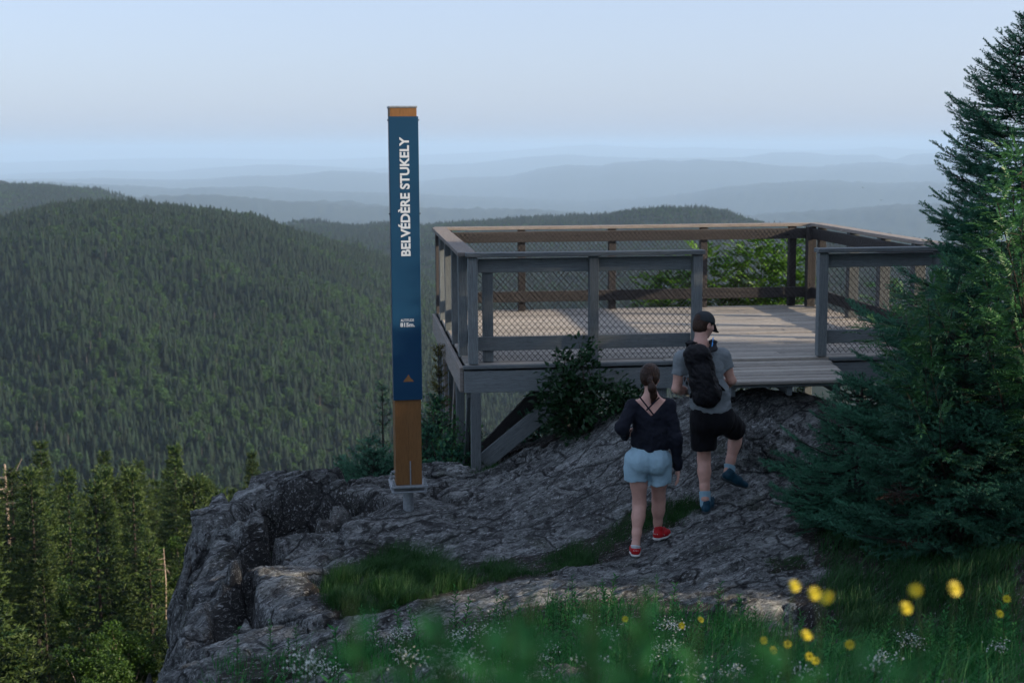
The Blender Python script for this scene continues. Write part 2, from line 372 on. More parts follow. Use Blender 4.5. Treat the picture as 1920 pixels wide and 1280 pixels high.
def rock_z(x, y):
    z = near_base(x, y); s = sdist(x, y); wob = .12 * fbm(np.stack([x * 2.2, y * 2.2, x * 0 + 4], -1), 3)
    soil = soil_mask(x, y)
    # long weathered swells and ribs running with the rock's grain
    c, sn = math.cos(.68), math.sin(.68); u = x * c + y * sn; v = -x * sn + y * c
    q = np.stack([u * .9, v * 2.6, z * 0], -1)
    rib = 1 - np.abs(fbm(q + 2, 4)) ; rib2 = 1 - np.abs(fbm(np.stack([u * 3.0, v * 10, z * 0 + 9], -1), 4))
    amp = (1 - .75 * soil)
    z = z + amp * (.042 * (rib - .7) + .020 * (rib2 - .7) + .024 * fbm(np.stack([x * 1.3, y * 1.3, z * 0 + 3], -1), 3))
    z = z + amp * .012 * fbm(np.stack([x * 16, y * 16, z * 0], -1), 3)
    tq = (v + .30 * fbm(np.stack([u * .7, v * .9, z * 0 + 21], -1), 3)) / .42; fr = tq - np.floor(tq); tm = sstep(-.25, .35, fbm(np.stack([u * .8, v * 1.1, z * 0 + 31], -1), 3))
    z = z + amp * .060 * tm * (sstep(0, .13, fr) - fr)
    tq = (v * 1.0 + .20 * fbm(np.stack([u * 1.4, v * 1.8, z * 0 + 41], -1), 3)) / .15; fr = tq - np.floor(tq); z = z + amp * .026 * (sstep(0, .2, fr) - fr) * sstep(-.4, .4, fbm(np.stack([u * 1.2, v * 1.5, z * 0 + 51], -1), 2))
    # angular joint blocks near the cliff: every cell of the fracture pattern is its own tilted plane
    blk = sstep(2.0, .5, -s) * sstep(.1, -.7, x - .25 * (y - 11)) * (y > 7.5)
    wx = x + .10 * fbm(np.stack([x * 1.5, y * 1.5, z * 0 + 61], -1), 2); wy = y + .10 * fbm(np.stack([x * 1.5, y * 1.5, z * 0 + 71], -1), 2)
    us = (wx * c + wy * sn) * .75; vs = (-wx * sn + wy * c) * 1.35; d1 = np.full(x.shape, 9.); d2 = d1.copy(); fz = x * 0
    for (su, sv, off, tu, tv) in _cells:
        d = np.hypot(us - su, vs - sv); m = d < d1; d2 = np.where(m, d1, np.minimum(d2, d)); fz = np.where(m, off + (us - su) * tu + (vs - sv) * tv, fz); d1 = np.minimum(d1, d)
    z = z + blk * (fz - .09 * np.exp(-((d2 - d1) / .035) ** 2))
    for pl, dep, soft in _carves: z = z - dep * (1 - sstep(-soft, soft, sdist(x, y, pl) + wob * .25)) * (1 + .25 * fbm(np.stack([x * 2, y * 2, z * 0], -1), 3))
    for pl, dep, soft in _raises: z = z + dep * (1 - sstep(-soft, soft, sdist(x, y, pl) + wob * .4))
    for pl, w, dep in _cracks: z = z - dep * np.exp(-(line_dist(x + wob * .35, y + wob * .35, pl) / w) ** 2)
    sp = P(765, 940, 12.0); wgt = np.exp(-(np.hypot(x - sp[0], y - sp[1]) / .38) ** 4); z = z * (1 - wgt) + (near_base(x, y) - .035) * wgt      # the level seat of the sign
    s2 = s + wob * 1.2 * (.4 + .6 * np.clip(s + 1, 0, 1))
    # the drop: ledges and faces
    dr = np.maximum(s2, 0); z = z - np.where(dr > 0, 3.0 * (1 - np.exp(-dr / .55)) + .5 * dr, 0) + np.where(dr > 0, .18 * np.sin(dr * 7 + 3 * wob), 0)
    z = z - .07 * np.exp(-(np.minimum(s2, 0) / .16) ** 2)
    return z

# ------------------------------------------------------------------ materials of the ground
def rock_material():
    m = NT('mountain_rock'); c = m.coord()
    st = m.mapping(m.mapping(c, (1, 1, 1), (0, 0, R(-39))), (.8, 3.8, 3.0))
    n1 = m.noise(st, 2.4, 8, .62, .7); n2 = m.noise(c, 11, 8, .68, .4); n3 = m.noise(c, 48, 5, .65)
    col = m.ramp(n1, [(.30, (.020, .023, .024)), (.45, (.100, .110, .108)), (.56, (.19, .205, .20)), (.72, (.38, .395, .38))])
    col = m.mix(m.ramp(n2, [(.40, .9), (.49, 0)]), col, (.014, .015, .018))
    lich = m.math('MULTIPLY', m.ramp(m.noise(c, 6.5, 7, .7, .3), [(.55, 0), (.62, 1)]), m.ramp(n3, [(.42, 0), (.6, 1)]))
    col = m.mix(m.math('MULTIPLY', lich, .75), col, (.40, .41, .41))
    col = m.mix(m.ramp(m.noise(c, 1.1, 5), [(.60, 0), (.75, .4)]), col, (.095, .085, .07))
    vein = m.noise(st, 7.0, 7, .7, 1.4); col = m.mix(m.ramp(vein, [(.485, 0), (.5, .6), (.515, 0)]), col, (.24, .235, .23))
    mo = m.ramp(m.noise(c, 2.2, 6, .6), [(.60, 0), (.68, .6)]); col = m.mix(mo, col, (.035, .048, .022))
    soil = m.mix(m.ramp(n2, [(.4, 0), (.65, 1)]), (.012, .010, .008), (.045, .034, .026))
    soil = m.mix(m.ramp(m.voro(c, 60), [(.10, .8), (.22, 0)]), soil, (.11, .10, .09))
    sm = m.math('ADD', m.attr('soil'), m.math('MULTIPLY', m.math('SUBTRACT', n2, .5), .8)); col = m.mix(m.ramp(sm, [(.42, 0), (.55, 1)]), col, soil)
    big = m.noise(m.mapping(m.mapping(c, (1, 1, 1), (0, 0, R(-39))), (.45, 1.5, 1.2)), 1.0, 4, .6); col = m.mix(.8, col, m.ramp(big, [(.32, .45), (.5, 1.0), (.68, 1.5)]), 'MULTIPLY')
    col = m.mix(m.math('MULTIPLY', m.attr('recess_dark'), .85), col, (.016, .014, .013))
    fine = m.noise(m.mapping(m.mapping(c, (1, 1, 1), (0, 0, R(-39))), (9, 30, 20)), 2.2, 6, .7, .8); col = m.mix(m.ramp(fine, [(.40, .85), (.47, 0)]), col, (.016, .017, .019)); col = m.mix(m.ramp(fine, [(.56, 0), (.62, .75)]), col, (.46, .48, .48)); crk = m.n.new('ShaderNodeTexVoronoi'); crk.feature = 'DISTANCE_TO_EDGE'; m.l(m.mapping(m.mapping(m.mix(.12, c, m.noise(c, 5, 4, out='Color'), 'ADD'), (1, 1, 1), (0, 0, R(-39))), (1.2, 3.8, 2.6)), crk.inputs['Vector']); crk.inputs['Scale'].default_value = 1.0; col = m.mix(m.ramp(crk.outputs['Distance'], [(.010, .85), (.030, 0)]), col, (.008, .009, .010))
    h1 = m.bump(m.math('ADD', n1, m.math('MULTIPLY', vein, .6)), .8, .028); h2 = m.bump(n2, .9, .022, h1); h3 = m.bump(n3, .7, .008, h2); h3 = m.bump(fine, 1.0, .02, h3); h3 = m.bump(m.ramp(crk.outputs['Distance'], [(0, 0), (.06, 1)]), .8, .018, h3)
    return m.done(col, m.ramp(n2, [(.3, .55), (.7, .85)]), h3, spec=.35)
M['rock'] = rock_material()
def forest_floor():
    m = NT('forest_floor'); c = m.coord(); n = m.noise(c, .05, 8, .6); n2 = m.noise(c, .9, 5)
    col = m.ramp(n, [(.3, (.006, .014, .008)), (.6, (.014, .026, .012)), (.8, (.024, .038, .018))])
    col = m.mix(m.ramp(n2, [(.45, 0), (.7, .6)]), col, (.04, .032, .02))
    return m.done(col, .95, m.bump(n2, .6, .2), spec=.1)
M['floor'] = forest_floor()

# ------------------------------------------------------------------ ground sheet out to the horizon
def ground_sheet():
    fr = np.linspace(R(-27), R(27), 460); rest = np.linspace(R(27), R(333), 110)[1:-1]
    th = np.concatenate([fr, rest]); nt = len(th)
    rr = np.concatenate([[0.4], np.geomspace(1.2, 60, 60), np.geomspace(63, 700, 70), np.geomspace(715, 3600, 110), np.geomspace(3700, 60000, 190), [72000, 86000]])
    T, Rr = np.meshgrid(th, rr); x = Rr * np.sin(T); y = Rr * np.cos(T)
    z = ground_far(x.ravel(), y.ravel()).reshape(x.shape)
    # tree canopy roughness of distant woods
    k = sstep(2500, 6000, Rr); z = z + k * 14 * fbm(np.stack([x / 60, y / 60, x * 0], -1), 2) * 1.0
    z = np.where(Rr > 65000, -700, z)
    V = np.stack([x, y, z], -1).reshape(-1, 3); V = np.vstack([V, [[0, 0, near_base(np.array([0.]), np.array([0.]))[0] - .3]]])
    i, j = np.meshgrid(np.arange(len(rr) - 1), np.arange(nt), indexing='ij'); j2 = (j + 1) % nt
    F = np.stack([i * nt + j, (i + 1) * nt + j, (i + 1) * nt + j2, i * nt + j2], -1).reshape(-1, 4)
    o = mesh_obj('terrain', V, F, M['floor'], smooth=True, kind='structure')
    return o
terrain = ground_sheet()
def rock_sheet():
    xs = np.concatenate([np.arange(-4.4, 3.2, .022), np.arange(3.2, 9, .09)]); ys = np.concatenate([np.arange(1.0, 6.5, .09), np.arange(6.5, 14.6, .022), np.arange(14.6, 18.5, .09)])
    X, Y = np.meshgrid(xs, ys); x = X.ravel(); y = Y.ravel()
    z = rock_z(x, y); V = np.stack([x, y, z], -1)
    # give the cliff faces a little overhang and horizontal roughness
    s = sdist(x, y); k = sstep(-.3, .3, s)
    V[:, 0] += k * .10 * fbm(V * 2.1 + 5, 4); V[:, 1] += k * .10 * fbm(V * 2.1 + 15, 4)
    nx = len(xs); i, j = np.meshgrid(np.arange(len(ys) - 1), np.arange(nx - 1), indexing='ij'); b = i * nx + j
    F = np.stack([b, b + 1, b + nx + 1, b + nx], -1).reshape(-1, 4)
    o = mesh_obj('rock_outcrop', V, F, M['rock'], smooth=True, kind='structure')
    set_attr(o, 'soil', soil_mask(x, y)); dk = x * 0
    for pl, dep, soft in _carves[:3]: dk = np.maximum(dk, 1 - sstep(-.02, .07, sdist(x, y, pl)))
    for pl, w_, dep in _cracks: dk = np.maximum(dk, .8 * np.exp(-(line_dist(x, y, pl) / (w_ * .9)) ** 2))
    set_attr(o, 'recess_dark', dk); return o  # tone darkens in the carved recesses and along the cracks
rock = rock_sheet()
def gz(x, y): return float(rock_z(np.array([float(x)]), np.array([float(y)]))[0])
def gh(px, py): return hit(px, py, rock_z, 2.5, 16)
def gfz(x, y): return float(ground_far(np.array([float(x)]), np.array([float(y)]))[0])
# ------------------------------------------------------------------ vegetation building blocks
def unit(v): return v / (np.linalg.norm(v, axis=-1, keepdims=True) + 1e-9)
def needles(p0, p1, dens, ln, wd, g, spread=1.0, fwd=.55, rnd=None, tip=None):
    """thin triangles all round the given twig segments"""
    L = np.linalg.norm(p1 - p0, axis=1); n = np.maximum(1, (L * dens + g.random(len(L))).astype(int))
    idx = np.repeat(np.arange(len(L)), n); N = len(idx)
    t = g.random(N); ax = unit(p1 - p0)[idx]; b = p0[idx] + (p1 - p0)[idx] * t[:, None]
    r = g.normal(size=(N, 3)); r -= ax * (r * ax).sum(1, keepdims=True); r = unit(r)
    d = unit(ax * fwd + r * spread); l = ln * g.uniform(.7, 1.15, N)[:, None]
    w = unit(np.cross(d, g.normal(size=(N, 3)))) * (wd / 2)
    V = np.stack([b - w, b + w, b + d * l], 1).reshape(-1, 3); F = np.arange(3 * N).reshape(-1, 3)
    rv = np.repeat((g.random(len(L)) if rnd is None else rnd)[idx], 3)
    tv = np.repeat((np.zeros(len(L)) if tip is None else tip)[idx] , 3)
    return V, F, rv, tv
def leaves(pos, dr, nrm, ln, wd, fold=.25):
    """folded pointed leaves: two triangles pairs"""
    d = unit(dr); s = unit(np.cross(d, nrm)); n = np.cross(s, d); N = len(pos)
    ln = np.broadcast_to(np.asarray(ln, float), (N,))[:, None]; wd = np.broadcast_to(np.asarray(wd, float), (N,))[:, None]
    a = pos; b = pos + d * ln * .45 + s * wd / 2 + n * wd * fold; c = pos + d * ln * .45 - s * wd / 2 + n * wd * fold; e = pos + d * ln - n * ln * .12
    V = np.stack([a, b, e, c], 1).reshape(-1, 3); k = np.arange(N)[:, None] * 4
    F = np.concatenate([k + [0, 1, 2], k + [0, 2, 3]], 0); return V, F
def fir_segs(H, rad, whorl, nb, lat, g, z0=.0, el=(-.25, .75), sub=True, curv=.28, nofn=None, gapp=.08):
    S = []; T = []; W = []
    z = z0 + .01
    while z < H * .985:
        k = z / H; n = max(3, int(nb * (.75 + .5 * g.random())))
        a0 = g.random() * 6.28
        for i in range(n):
            if g.random() < gapp: continue
            az = a0 + 6.283 * i / n + g.normal() * .18
            if nofn and nofn(az, k): continue
            L = rad(k, az) * g.uniform(.72, 1.08)
            if L < .02 * H: L = .02 * H
            e = el[0] + (el[1] - el[0]) * k ** 1.4 + g.normal() * .07
            zz = z + g.normal() * whorl * .25
            o = np.array([math.cos(az), math.sin(az), 0]); sd = np.array([-o[1], o[0], 0])
            pts = [np.array([0, 0, zz]) + o * L * t + np.array([0, 0, L * (math.tan(e) * t - .10 * math.sin(t * 3.1) + curv * t * t)]) for t in np.linspace(0, 1, 6)]
            bid = g.random()
            W.append((pts[0], pts[2], pts[4]))
            for a, b in zip(pts[1:-1], pts[2:]): S.append((a, b)); T.append((bid, .0 if b is not pts[-1] else .7))
            nl = max(2, int(L / lat)); 
            for q in range(nl):
                t = .18 + .80 * (q + g.random() * .5) / nl; p = np.array([np.interp(t, np.linspace(0, 1, 6), [w[c] for w in pts]) for c in range(3)])
                dax = unit(pts[min(5, int(t * 5) + 1)] - pts[int(min(t, .99) * 5)])
                for sgn in (-1, 1):
                    l = (L * (1 - t) * .62 + lat * .9) * g.uniform(.7, 1.15)
                    d = unit(dax * .75 + sd * sgn * g.uniform(.55, .85) + np.array([0, 0, g.normal() * .10 - .04]))
                    pm = p + d * l * .55 + np.array([0, 0, -.03 * l]); pe = p + d * l + np.array([0, 0, .06 * l])
                    S.append((p, pm)); T.append((bid, 0)); S.append((pm, pe)); T.append((bid, .55))
                    if sub and l > lat * 2.2:
                        for q2 in range(int(l / lat * .8)):
                            t2 = .2 + .75 * g.random(); p2 = p + d * l * t2; s2 = -1 if g.random() < .5 else 1
                            d2 = unit(d * .8 + np.cross(d, (0, 0, 1)) * s2 * .6 + np.array([0, 0, g.normal() * .12])); l2 = (l * (1 - t2) * .5 + lat * .6) * g.uniform(.7, 1.1)
                            S.append((p2, p2 + d2 * l2)); T.append((bid, .5))
        z += whorl * g.uniform(.8, 1.2) * (1 - .35 * k)
    S.append((np.array([0, 0, H * .93]), np.array([0, 0, H]))); T.append((.5, .5))
    for i in range(4):
        az = i * 1.57 + g.random(); S.append((np.array([0, 0, H * .955]), np.array([math.cos(az) * H * .025, math.sin(az) * H * .025, H * .985]))); T.append((.5, .5))
    a = np.array([s[0] for s in S]); b = np.array([s[1] for s in S]); t = np.array(T)
    return a, b, t[:, 0], t[:, 1], W
def mesh_crown(name, V, F, rv, tv, mat):
    me = bpy.data.meshes.new(name); n = len(F)
    me.vertices.add(len(V)); me.vertices.foreach_set('co', np.asarray(V, np.float32).ravel())
    me.loops.add(n * 3); me.loops.foreach_set('vertex_index', F.astype(np.int32).ravel())
    me.polygons.add(n); me.polygons.foreach_set('loop_start', np.arange(0, n * 3, 3, dtype=np.int32)); me.update(calc_edges=True)
    for nm, vals in (('rnd', rv), ('tip', tv)):
        a = me.attributes.new(nm, 'FLOAT', 'POINT'); a.data.foreach_set('value', np.asarray(vals, np.float32))
    me.materials.append(mat); return me
def link(name, me, parent=None, loc=None, rz=0, sc=1, **k):
    o = bpy.data.objects.new(name, me); COL.objects.link(o)
    if parent is not None: o.parent = parent
    if loc is not None: o.location = tuple(loc)
    o.rotation_euler = (0, 0, rz); o.scale = (sc,) * 3 if np.isscalar(sc) else sc
    return tag(o, **k)
def trunk_mesh(name, H, r, W, mat, g, lean=0, branch=True):
    mb = MB(); mb.tube([(0, 0, -.3), (0, 0, H * .35), (0, 0, H * .7), (0, 0, H)], [r, r * .72, r * .4, r * .08], 8)
    if branch:
        for (a, b, c) in W:
            mb.tube([a, b, c], [max(r * .16, .004), max(r * .11, .003), .002 + r * .03], 3, cap=False)
    o = mb.build(name, mat); me = o.data; bpy.data.objects.remove(o); return me

M['fir'] = leaf_mat('fir_needles', (.006, .034, .021), (.020, .086, .050), .55, .1, 2.5, (.075, .26, .15))
M['fir_mid'] = leaf_mat('spruce_needles', (.005, .021, .008), (.016, .050, .015), .6, .12, 1.2, (.075, .115, .022), lo=.5, hi=1.3)  # new growth at the tips, warmed to stand in for sun highlights
M['fir_far'] = leaf_mat('far_spruce_needles', (.004, .014, .008), (.012, .032, .014), .8, .05, .4, lo=.35, hi=1.5)
M['fir_sun'] = leaf_mat('sun_coloured_needles', (.03, .038, .008), (.10, .095, .014), .6, .25, 1.5, (.16, .12, .018))  # golden sunlight put into the needle colour
M['brown_needles'] = leaf_mat('dead_brown_needles', (.035, .012, .007), (.085, .03, .015), .8, .05)
M['leaf'] = leaf_mat('broad_green_leaves', (.032, .110, .034), (.075, .215, .070), .42, .3, 3)
M['leaf_bright'] = leaf_mat('bright_green_leaves', (.06, .18, .02), (.15, .32, .04), .45, .4, 3)
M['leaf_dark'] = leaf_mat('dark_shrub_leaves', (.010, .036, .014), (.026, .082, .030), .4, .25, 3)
M['birch'] = leaf_mat('birch_leaves', (.020, .055, .010), (.055, .115, .018), .5, .3, 1.5)
M['decid_far'] = leaf_mat('far_broadleaf_crown', (.018, .055, .014), (.046, .100, .024), .8, .15, .4, lo=.5, hi=1.5)
M['bark'] = plain('grey_brown_bark', (.032, .026, .022), .9, 0, .4, 20, .6, .01)
M['bark_pale'] = plain('pale_dead_wood', (.30, .24, .19), .85, 0, .3, 20, .5, .01)
M['twig'] = plain('thin_twig_bark', (.035, .025, .018), .8, 0, .3, 30)
M['grey_snag'] = plain('far_dead_wood', (.13, .11, .095), .9, 0, .3, 5)

# ------------------------------------------------------------------ the big balsam fir on the right and its neighbour
def big_fir(name, base, H, prof, seed, whorl, nb, lat, dens, nofn=None, z0=.15, label='', mat='fir', group=None, ln=.015, wd=.0048, sub=True, el=(-.22, .75), tr=.055, trunk_mat='bark', curv=.28):
    g = np.random.default_rng(seed)
    a, b, rv, tv, W = fir_segs(H, prof, whorl, nb, lat, g, z0=z0, nofn=nofn, sub=sub, el=el, curv=curv)
    V, F, r2, t2 = needles(a, b, dens, ln, wd, g, rnd=rv, tip=tv)
    root = empty(name, base, label=label, cat='tree', group=group)
    link('crown', mesh_crown('crown', V, F, r2, t2, M[mat]), root)
    link('trunk', trunk_mesh('trunk', H, tr, W, M[trunk_mat], g), root)
    return root
_bf = P(1893, 1000, 11.3); _bz = gz(_bf[0], _bf[1])
_bH = P(1905, 22, 11.3)[2] - _bz
def _prof(k, az):
    # silhouette widths read from the photo: (height share, radius)
    r = np.interp(k, [0, .1, .17, .27, .37, .42, .53, .67, .78, .88, .95, 1], [1.5, 1.95, 1.9, 1.70, 1.40, 1.16, .84, .76, .60, .40, .19, .05])
    return float(r)
big_fir('balsam_fir', (_bf[0], _bf[1], _bz), _bH, _prof, 11, .105, 9, .060, 640, el=(-.30, .42), curv=.20, nofn=lambda az, k: -.2 < ((az % 6.283) - .9) < 1.2 and k < .8, label='tall dark balsam fir reaching the top of the frame beside the platform')
_f2 = P(1800, 1000, 10.3)
big_fir('balsam_fir', (_f2[0], _f2[1], gz(_f2[0], _f2[1])), 1.75, lambda k, az: float(np.interp(k, [0, .15, .4, .7, 1], [.80, 1.0, .9, .5, .05])), 12, .10, 8, .06, 620, el=(-.2, .5), curv=.2, nofn=lambda az, k: .2 < (az % 6.283) < 2.2, label='low bushy balsam fir in front of the tall fir, spreading over the grass')
_f3 = P(1610, 960, 11.2)
big_fir('balsam_fir', (_f3[0], _f3[1], gz(_f3[0], _f3[1])), 1.25, lambda k, az: float(np.interp(k, [0, .15, .4, .7, 1], [.62, .78, .66, .36, .04])), 13, .10, 8, .06, 620, el=(-.2, .5), curv=.2, nofn=lambda az, k: .5 < (az % 6.283) < 2.0, label='small balsam fir at the left foot of the tall fir, beside the rock')
# dead brown twigs hanging in the fir
for k, (px, py, Y, n) in enumerate([(1690, 925, 10.0, 26), (1712, 1010, 9.95, 14)]):
    g = np.random.default_rng(40 + k); c = P(px, py, Y); A = []; B = []; mb = MB()
    for i in range(n):
        s = c + g.normal(size=3) * ([.12, .06, .03] if k == 0 else [.05, .03, .02]); e = s + np.array([g.normal() * .08 - .02, -.05 + g.normal() * .03, g.normal() * .02 - .01]); A.append(s); B.append(e)
    stem0 = c + np.array([.1, .55, .05]); mb.tube([stem0, c + np.array([.05, .2, .02]), c], [.008, .006, .003], 5)
    for s, e in zip(A, B): mb.tube([c + (s - c) * .1, s, e], [.003, .002, .0012], 3, cap=False)
    V, F, r2, t2 = needles(np.array(A), np.array(B), 420, .018, .0035, g)
    tw = link('dead_fir_branch', mesh_crown('dead_fir_branch', V - c, F, r2, t2, M['brown_needles']), None, c, label=['rusty brown dead fir branch inside the green fir foliage', 'small rusty brown twig cluster low in the fir, near the grass'][k], cat='branch')
    mb.v = [tuple(np.array(v) - c) for v in mb.v]; mb.build('twig', M['twig'], tw)

# ------------------------------------------------------------------ shrubs with real leaves
def pinnate(pos, dr, g, L=.16, n=6, lw=.014, ll=.045):
    """compound leaf: leaflets in pairs along a rachis"""
    Ps = []; Ds = []; Ns = []
    for p, d in zip(pos, dr):
        d = d / np.linalg.norm(d); up = np.array([0, 0, 1.0]) + g.normal(size=3) * .25; s = unit(np.cross(d, up)); nn = np.cross(s, d)
        for i in range(n):
            t = .25 + .75 * i / n; q = p + d * L * t - np.array([0, 0, 1]) * L * .30 * t * t
            for sg in (-1, 1):
                Ps.append(q); Ds.append(d * .45 + s * sg - nn * .1 + g.normal(size=3) * .08); Ns.append(nn + g.normal(size=3) * .15)
        Ps.append(p + d * L - np.array([0, 0, 1]) * L * .3); Ds.append(d - np.array([0, 0, .5])); Ns.append(nn)
    return leaves(np.array(Ps), np.array(Ds), np.array(Ns), ll * g.uniform(.8, 1.15, len(Ps)), lw)
def shrub(name, base, stems, g, kind, nleaf, mat, label, group=None, cat='shrub', L=.16, ll=.045, lw=.014, sr=.009, spread=.12, npin=6):
    root = empty(name, base, label=label, cat=cat, group=group); b = np.array(base); mb = MB(); PP = []; DD = []
    for (tipp, bow) in stems:
        tipp = np.array(tipp) - b; mid = tipp * .5 + np.array([bow[0], bow[1], .05]); pts = [np.array([g.normal() * .03, g.normal() * .03, -.1]), tipp * .2 + np.array(bow + (0,)) * .6 if len(bow) == 2 else mid, mid, tipp * .8 + np.array([bow[0] * .5, bow[1] * .5, .02]), tipp]
        mb.tube(pts, [sr, sr * .85, sr * .7, sr * .45, sr * .2], 6)
        pts = np.array(pts)
        for i in range(nleaf):
            t = 1 - .88 * g.random() ** 1.15; f = t * 4; k = min(int(f), 3); p = pts[k] + (pts[k + 1] - pts[k]) * (f - k)
            ax = unit(pts[k + 1] - pts[k]); r = g.normal(size=3); r -= ax * (r @ ax); r = unit(r)
            off = r * g.random() * spread * (1.3 - t * .6); q = p + off + ax * g.random() * .05
            if i % 3 == 0: mb.tube([p, q], [.003, .0015], 3, cap=False)
            PP.append(q); DD.append(unit(ax * .7 + r * .8 + np.array([0, 0, .15])))
    PP = np.array(PP); DD = np.array(DD)
    if kind == 'pin': V, F = pinnate(PP, DD, g, L, npin, lw, ll)
    else:
        N = len(PP) * 5; idx = np.repeat(np.arange(len(PP)), 5); q = PP[idx] + g.normal(size=(N, 3)) * L * .35
        V, F = leaves(q, DD[idx] + g.normal(size=(N, 3)) * .6 - [0, 0, .2], np.array([0, 0, 1.]) + g.normal(size=(N, 3)) * .5, ll * g.uniform(.6, 1.2, N), lw * g.uniform(.7, 1.1, N))
    rv = np.repeat(g.random(len(V) // 4), 4)
    link('foliage', mesh_crown('foliage', V, F, rv, rv * 0, M[mat]), root); mb.build('stem', M['twig'], root)
    return root
def stems_px(lst, g, dy=.15):
    return [(P(px, py, Y + g.normal() * dy), (g.normal() * .08, g.normal() * .08)) for (px, py, Y) in lst]
g = np.random.default_rng(21)
# mountain ash in front of the fir, right edge
b0 = P(1800, 1000, 11.0); b0[2] = gz(b0[0], b0[1])
shrub('mountain_ash_sapling', b0, stems_px([(1750,560,10.0),(1700,610,10.0),(1735,690,9.9),(1650,620,10.3),(1800,520,10.0),(1845,470,9.9),(1880,420,9.7),(1740,560,9.7)], g), g, 'pin', 60, 'leaf', 'mountain ash sapling with feathery light green leaves growing through the tall fir', cat='sapling', spread=.16, L=.17)
b0 = P(1960, 1000, 10.4); b0[2] = gz(b0[0], b0[1])
shrub('mountain_ash_sapling', b0, stems_px([(1900,330,9.2),(1870,380,9.1),(1915,430,9.0),(1890,520,9.1),(1840,600,9.3),(1895,600,9.2),(1915,300,9.3)], g), g, 'pin', 80, 'leaf', 'tall leafy mountain ash sapling at the right edge, tips level with the horizon', cat='sapling', spread=.17, L=.18)
b0 = P(1810, 1000, 10.6); b0[2] = gz(b0[0], b0[1])
shrub('mountain_ash_sapling', b0, stems_px([(1745,700,9.3),(1700,735,9.3),(1765,745,9.4)], g, .05), g, 'pin', 5, 'leaf', 'drooping sprig of narrow pale green leaflets hanging over the dark fir boughs', cat='sapling', spread=.08, L=.16, sr=.006)
# bush behind the far railing, in the sun
def bush_tips(box, Y, n, g, dy=.35):
    x0, y0, x1, y1 = box; return [(g.uniform(x0, x1), g.uniform(y0, y1), Y + g.normal() * dy) for _ in range(n)]
b0 = P(1420, 640, 19.6); b0[2] = -1.2
shrub('mountain_ash_bush', b0, stems_px([(1330,478,19.5),(1400,455,19.6),(1430,448,19.6),(1460,470,19.6),(1490,460,19.6),(1485,500,19.4),(1500,530,19.4),(1450,500,19.4),(1370,500,19.5),(1340,520,19.5),(1420,520,19.4),(1390,540,19.3),(1460,550,19.3),(1350,560,19.4),(1500,565,19.4),(1420,565,19.3)], g), g, 'pin', 64, 'leaf_bright', 'sunlit mountain ash bush with bright green leaves behind the far railing', cat='bush', L=.18, ll=.072, lw=.028, spread=.28)
b0 = P(1240, 640, 19.7); b0[2] = -1.2
shrub('mountain_ash_bush', b0, stems_px([(1215,520,19.6),(1250,515,19.6),(1280,500,19.5),(1310,470,19.5),(1320,540,19.5),(1205,545,19.6),(1240,560,19.5),(1290,545,19.5),(1265,530,19.5),(1310,570,19.5)], g), g, 'pin', 52, 'leaf_bright', 'lower left clump of sunlit bush behind the far railing, left of the tallest bush', cat='bush', L=.18, ll=.07, lw=.027, spread=.26)
b0 = P(1660, 640, 18.6); b0[2] = -1.0
shrub('mountain_ash_bush', b0, stems_px([(1650,530,18.2),(1670,545,18.2),(1640,560,18.2),(1700,540,18.4),(1665,580,18.2)], g), g, 'pin', 40, 'leaf', 'small green bush outside the right side railing, half hidden by the fir', cat='bush', L=.15, ll=.05, lw=.02, spread=.15)
# dark leafy shrub climbing in front of the platform beam
b0 = P(1090, 830, 13.35); b0[2] = gz(b0[0], b0[1])
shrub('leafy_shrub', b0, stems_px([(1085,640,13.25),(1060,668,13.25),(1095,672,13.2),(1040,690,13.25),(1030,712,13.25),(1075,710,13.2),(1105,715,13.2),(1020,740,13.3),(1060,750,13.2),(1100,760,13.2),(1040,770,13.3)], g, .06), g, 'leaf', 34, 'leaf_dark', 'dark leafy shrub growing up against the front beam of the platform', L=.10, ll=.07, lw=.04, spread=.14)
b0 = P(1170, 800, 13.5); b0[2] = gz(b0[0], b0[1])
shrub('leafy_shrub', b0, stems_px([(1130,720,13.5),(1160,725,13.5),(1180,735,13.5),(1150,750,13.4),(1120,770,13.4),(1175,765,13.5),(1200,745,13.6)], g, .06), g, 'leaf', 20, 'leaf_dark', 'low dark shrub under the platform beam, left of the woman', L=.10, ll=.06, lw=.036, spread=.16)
b0 = P(1450, 760, 15.2); b0[2] = -1.1
shrub('leafy_shrub', b0, stems_px([(1400,718,15.0),(1430,722,15.0),(1460,718,15.2),(1490,725,15.0),(1380,728,15.2),(1285,722,15.2),(1255,735,15.2)], g, .1), g, 'leaf', 18, 'leaf', 'low green shrub showing in the gap beneath the entrance ramp', L=.1, ll=.06, lw=.035, spread=.16)
b0 = P(1040, 800, 14.8); b0[2] = -1.7
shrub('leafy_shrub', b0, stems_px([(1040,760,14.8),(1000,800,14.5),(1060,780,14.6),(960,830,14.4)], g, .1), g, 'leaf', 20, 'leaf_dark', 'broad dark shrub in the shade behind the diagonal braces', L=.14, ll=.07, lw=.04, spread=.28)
b0 = P(850, 850, 14.0); b0[2] = -1.6
shrub('leafy_shrub', b0, stems_px([(800,720,14.6),(830,760,14.4),(860,800,14.2),(880,790,14.2),(800,800,14.3),(850,830,14.0)], g, .1), g, 'leaf', 16, 'leaf', 'green leafy shrub between the sign and the platform posts', L=.12, ll=.055, lw=.032, spread=.2)

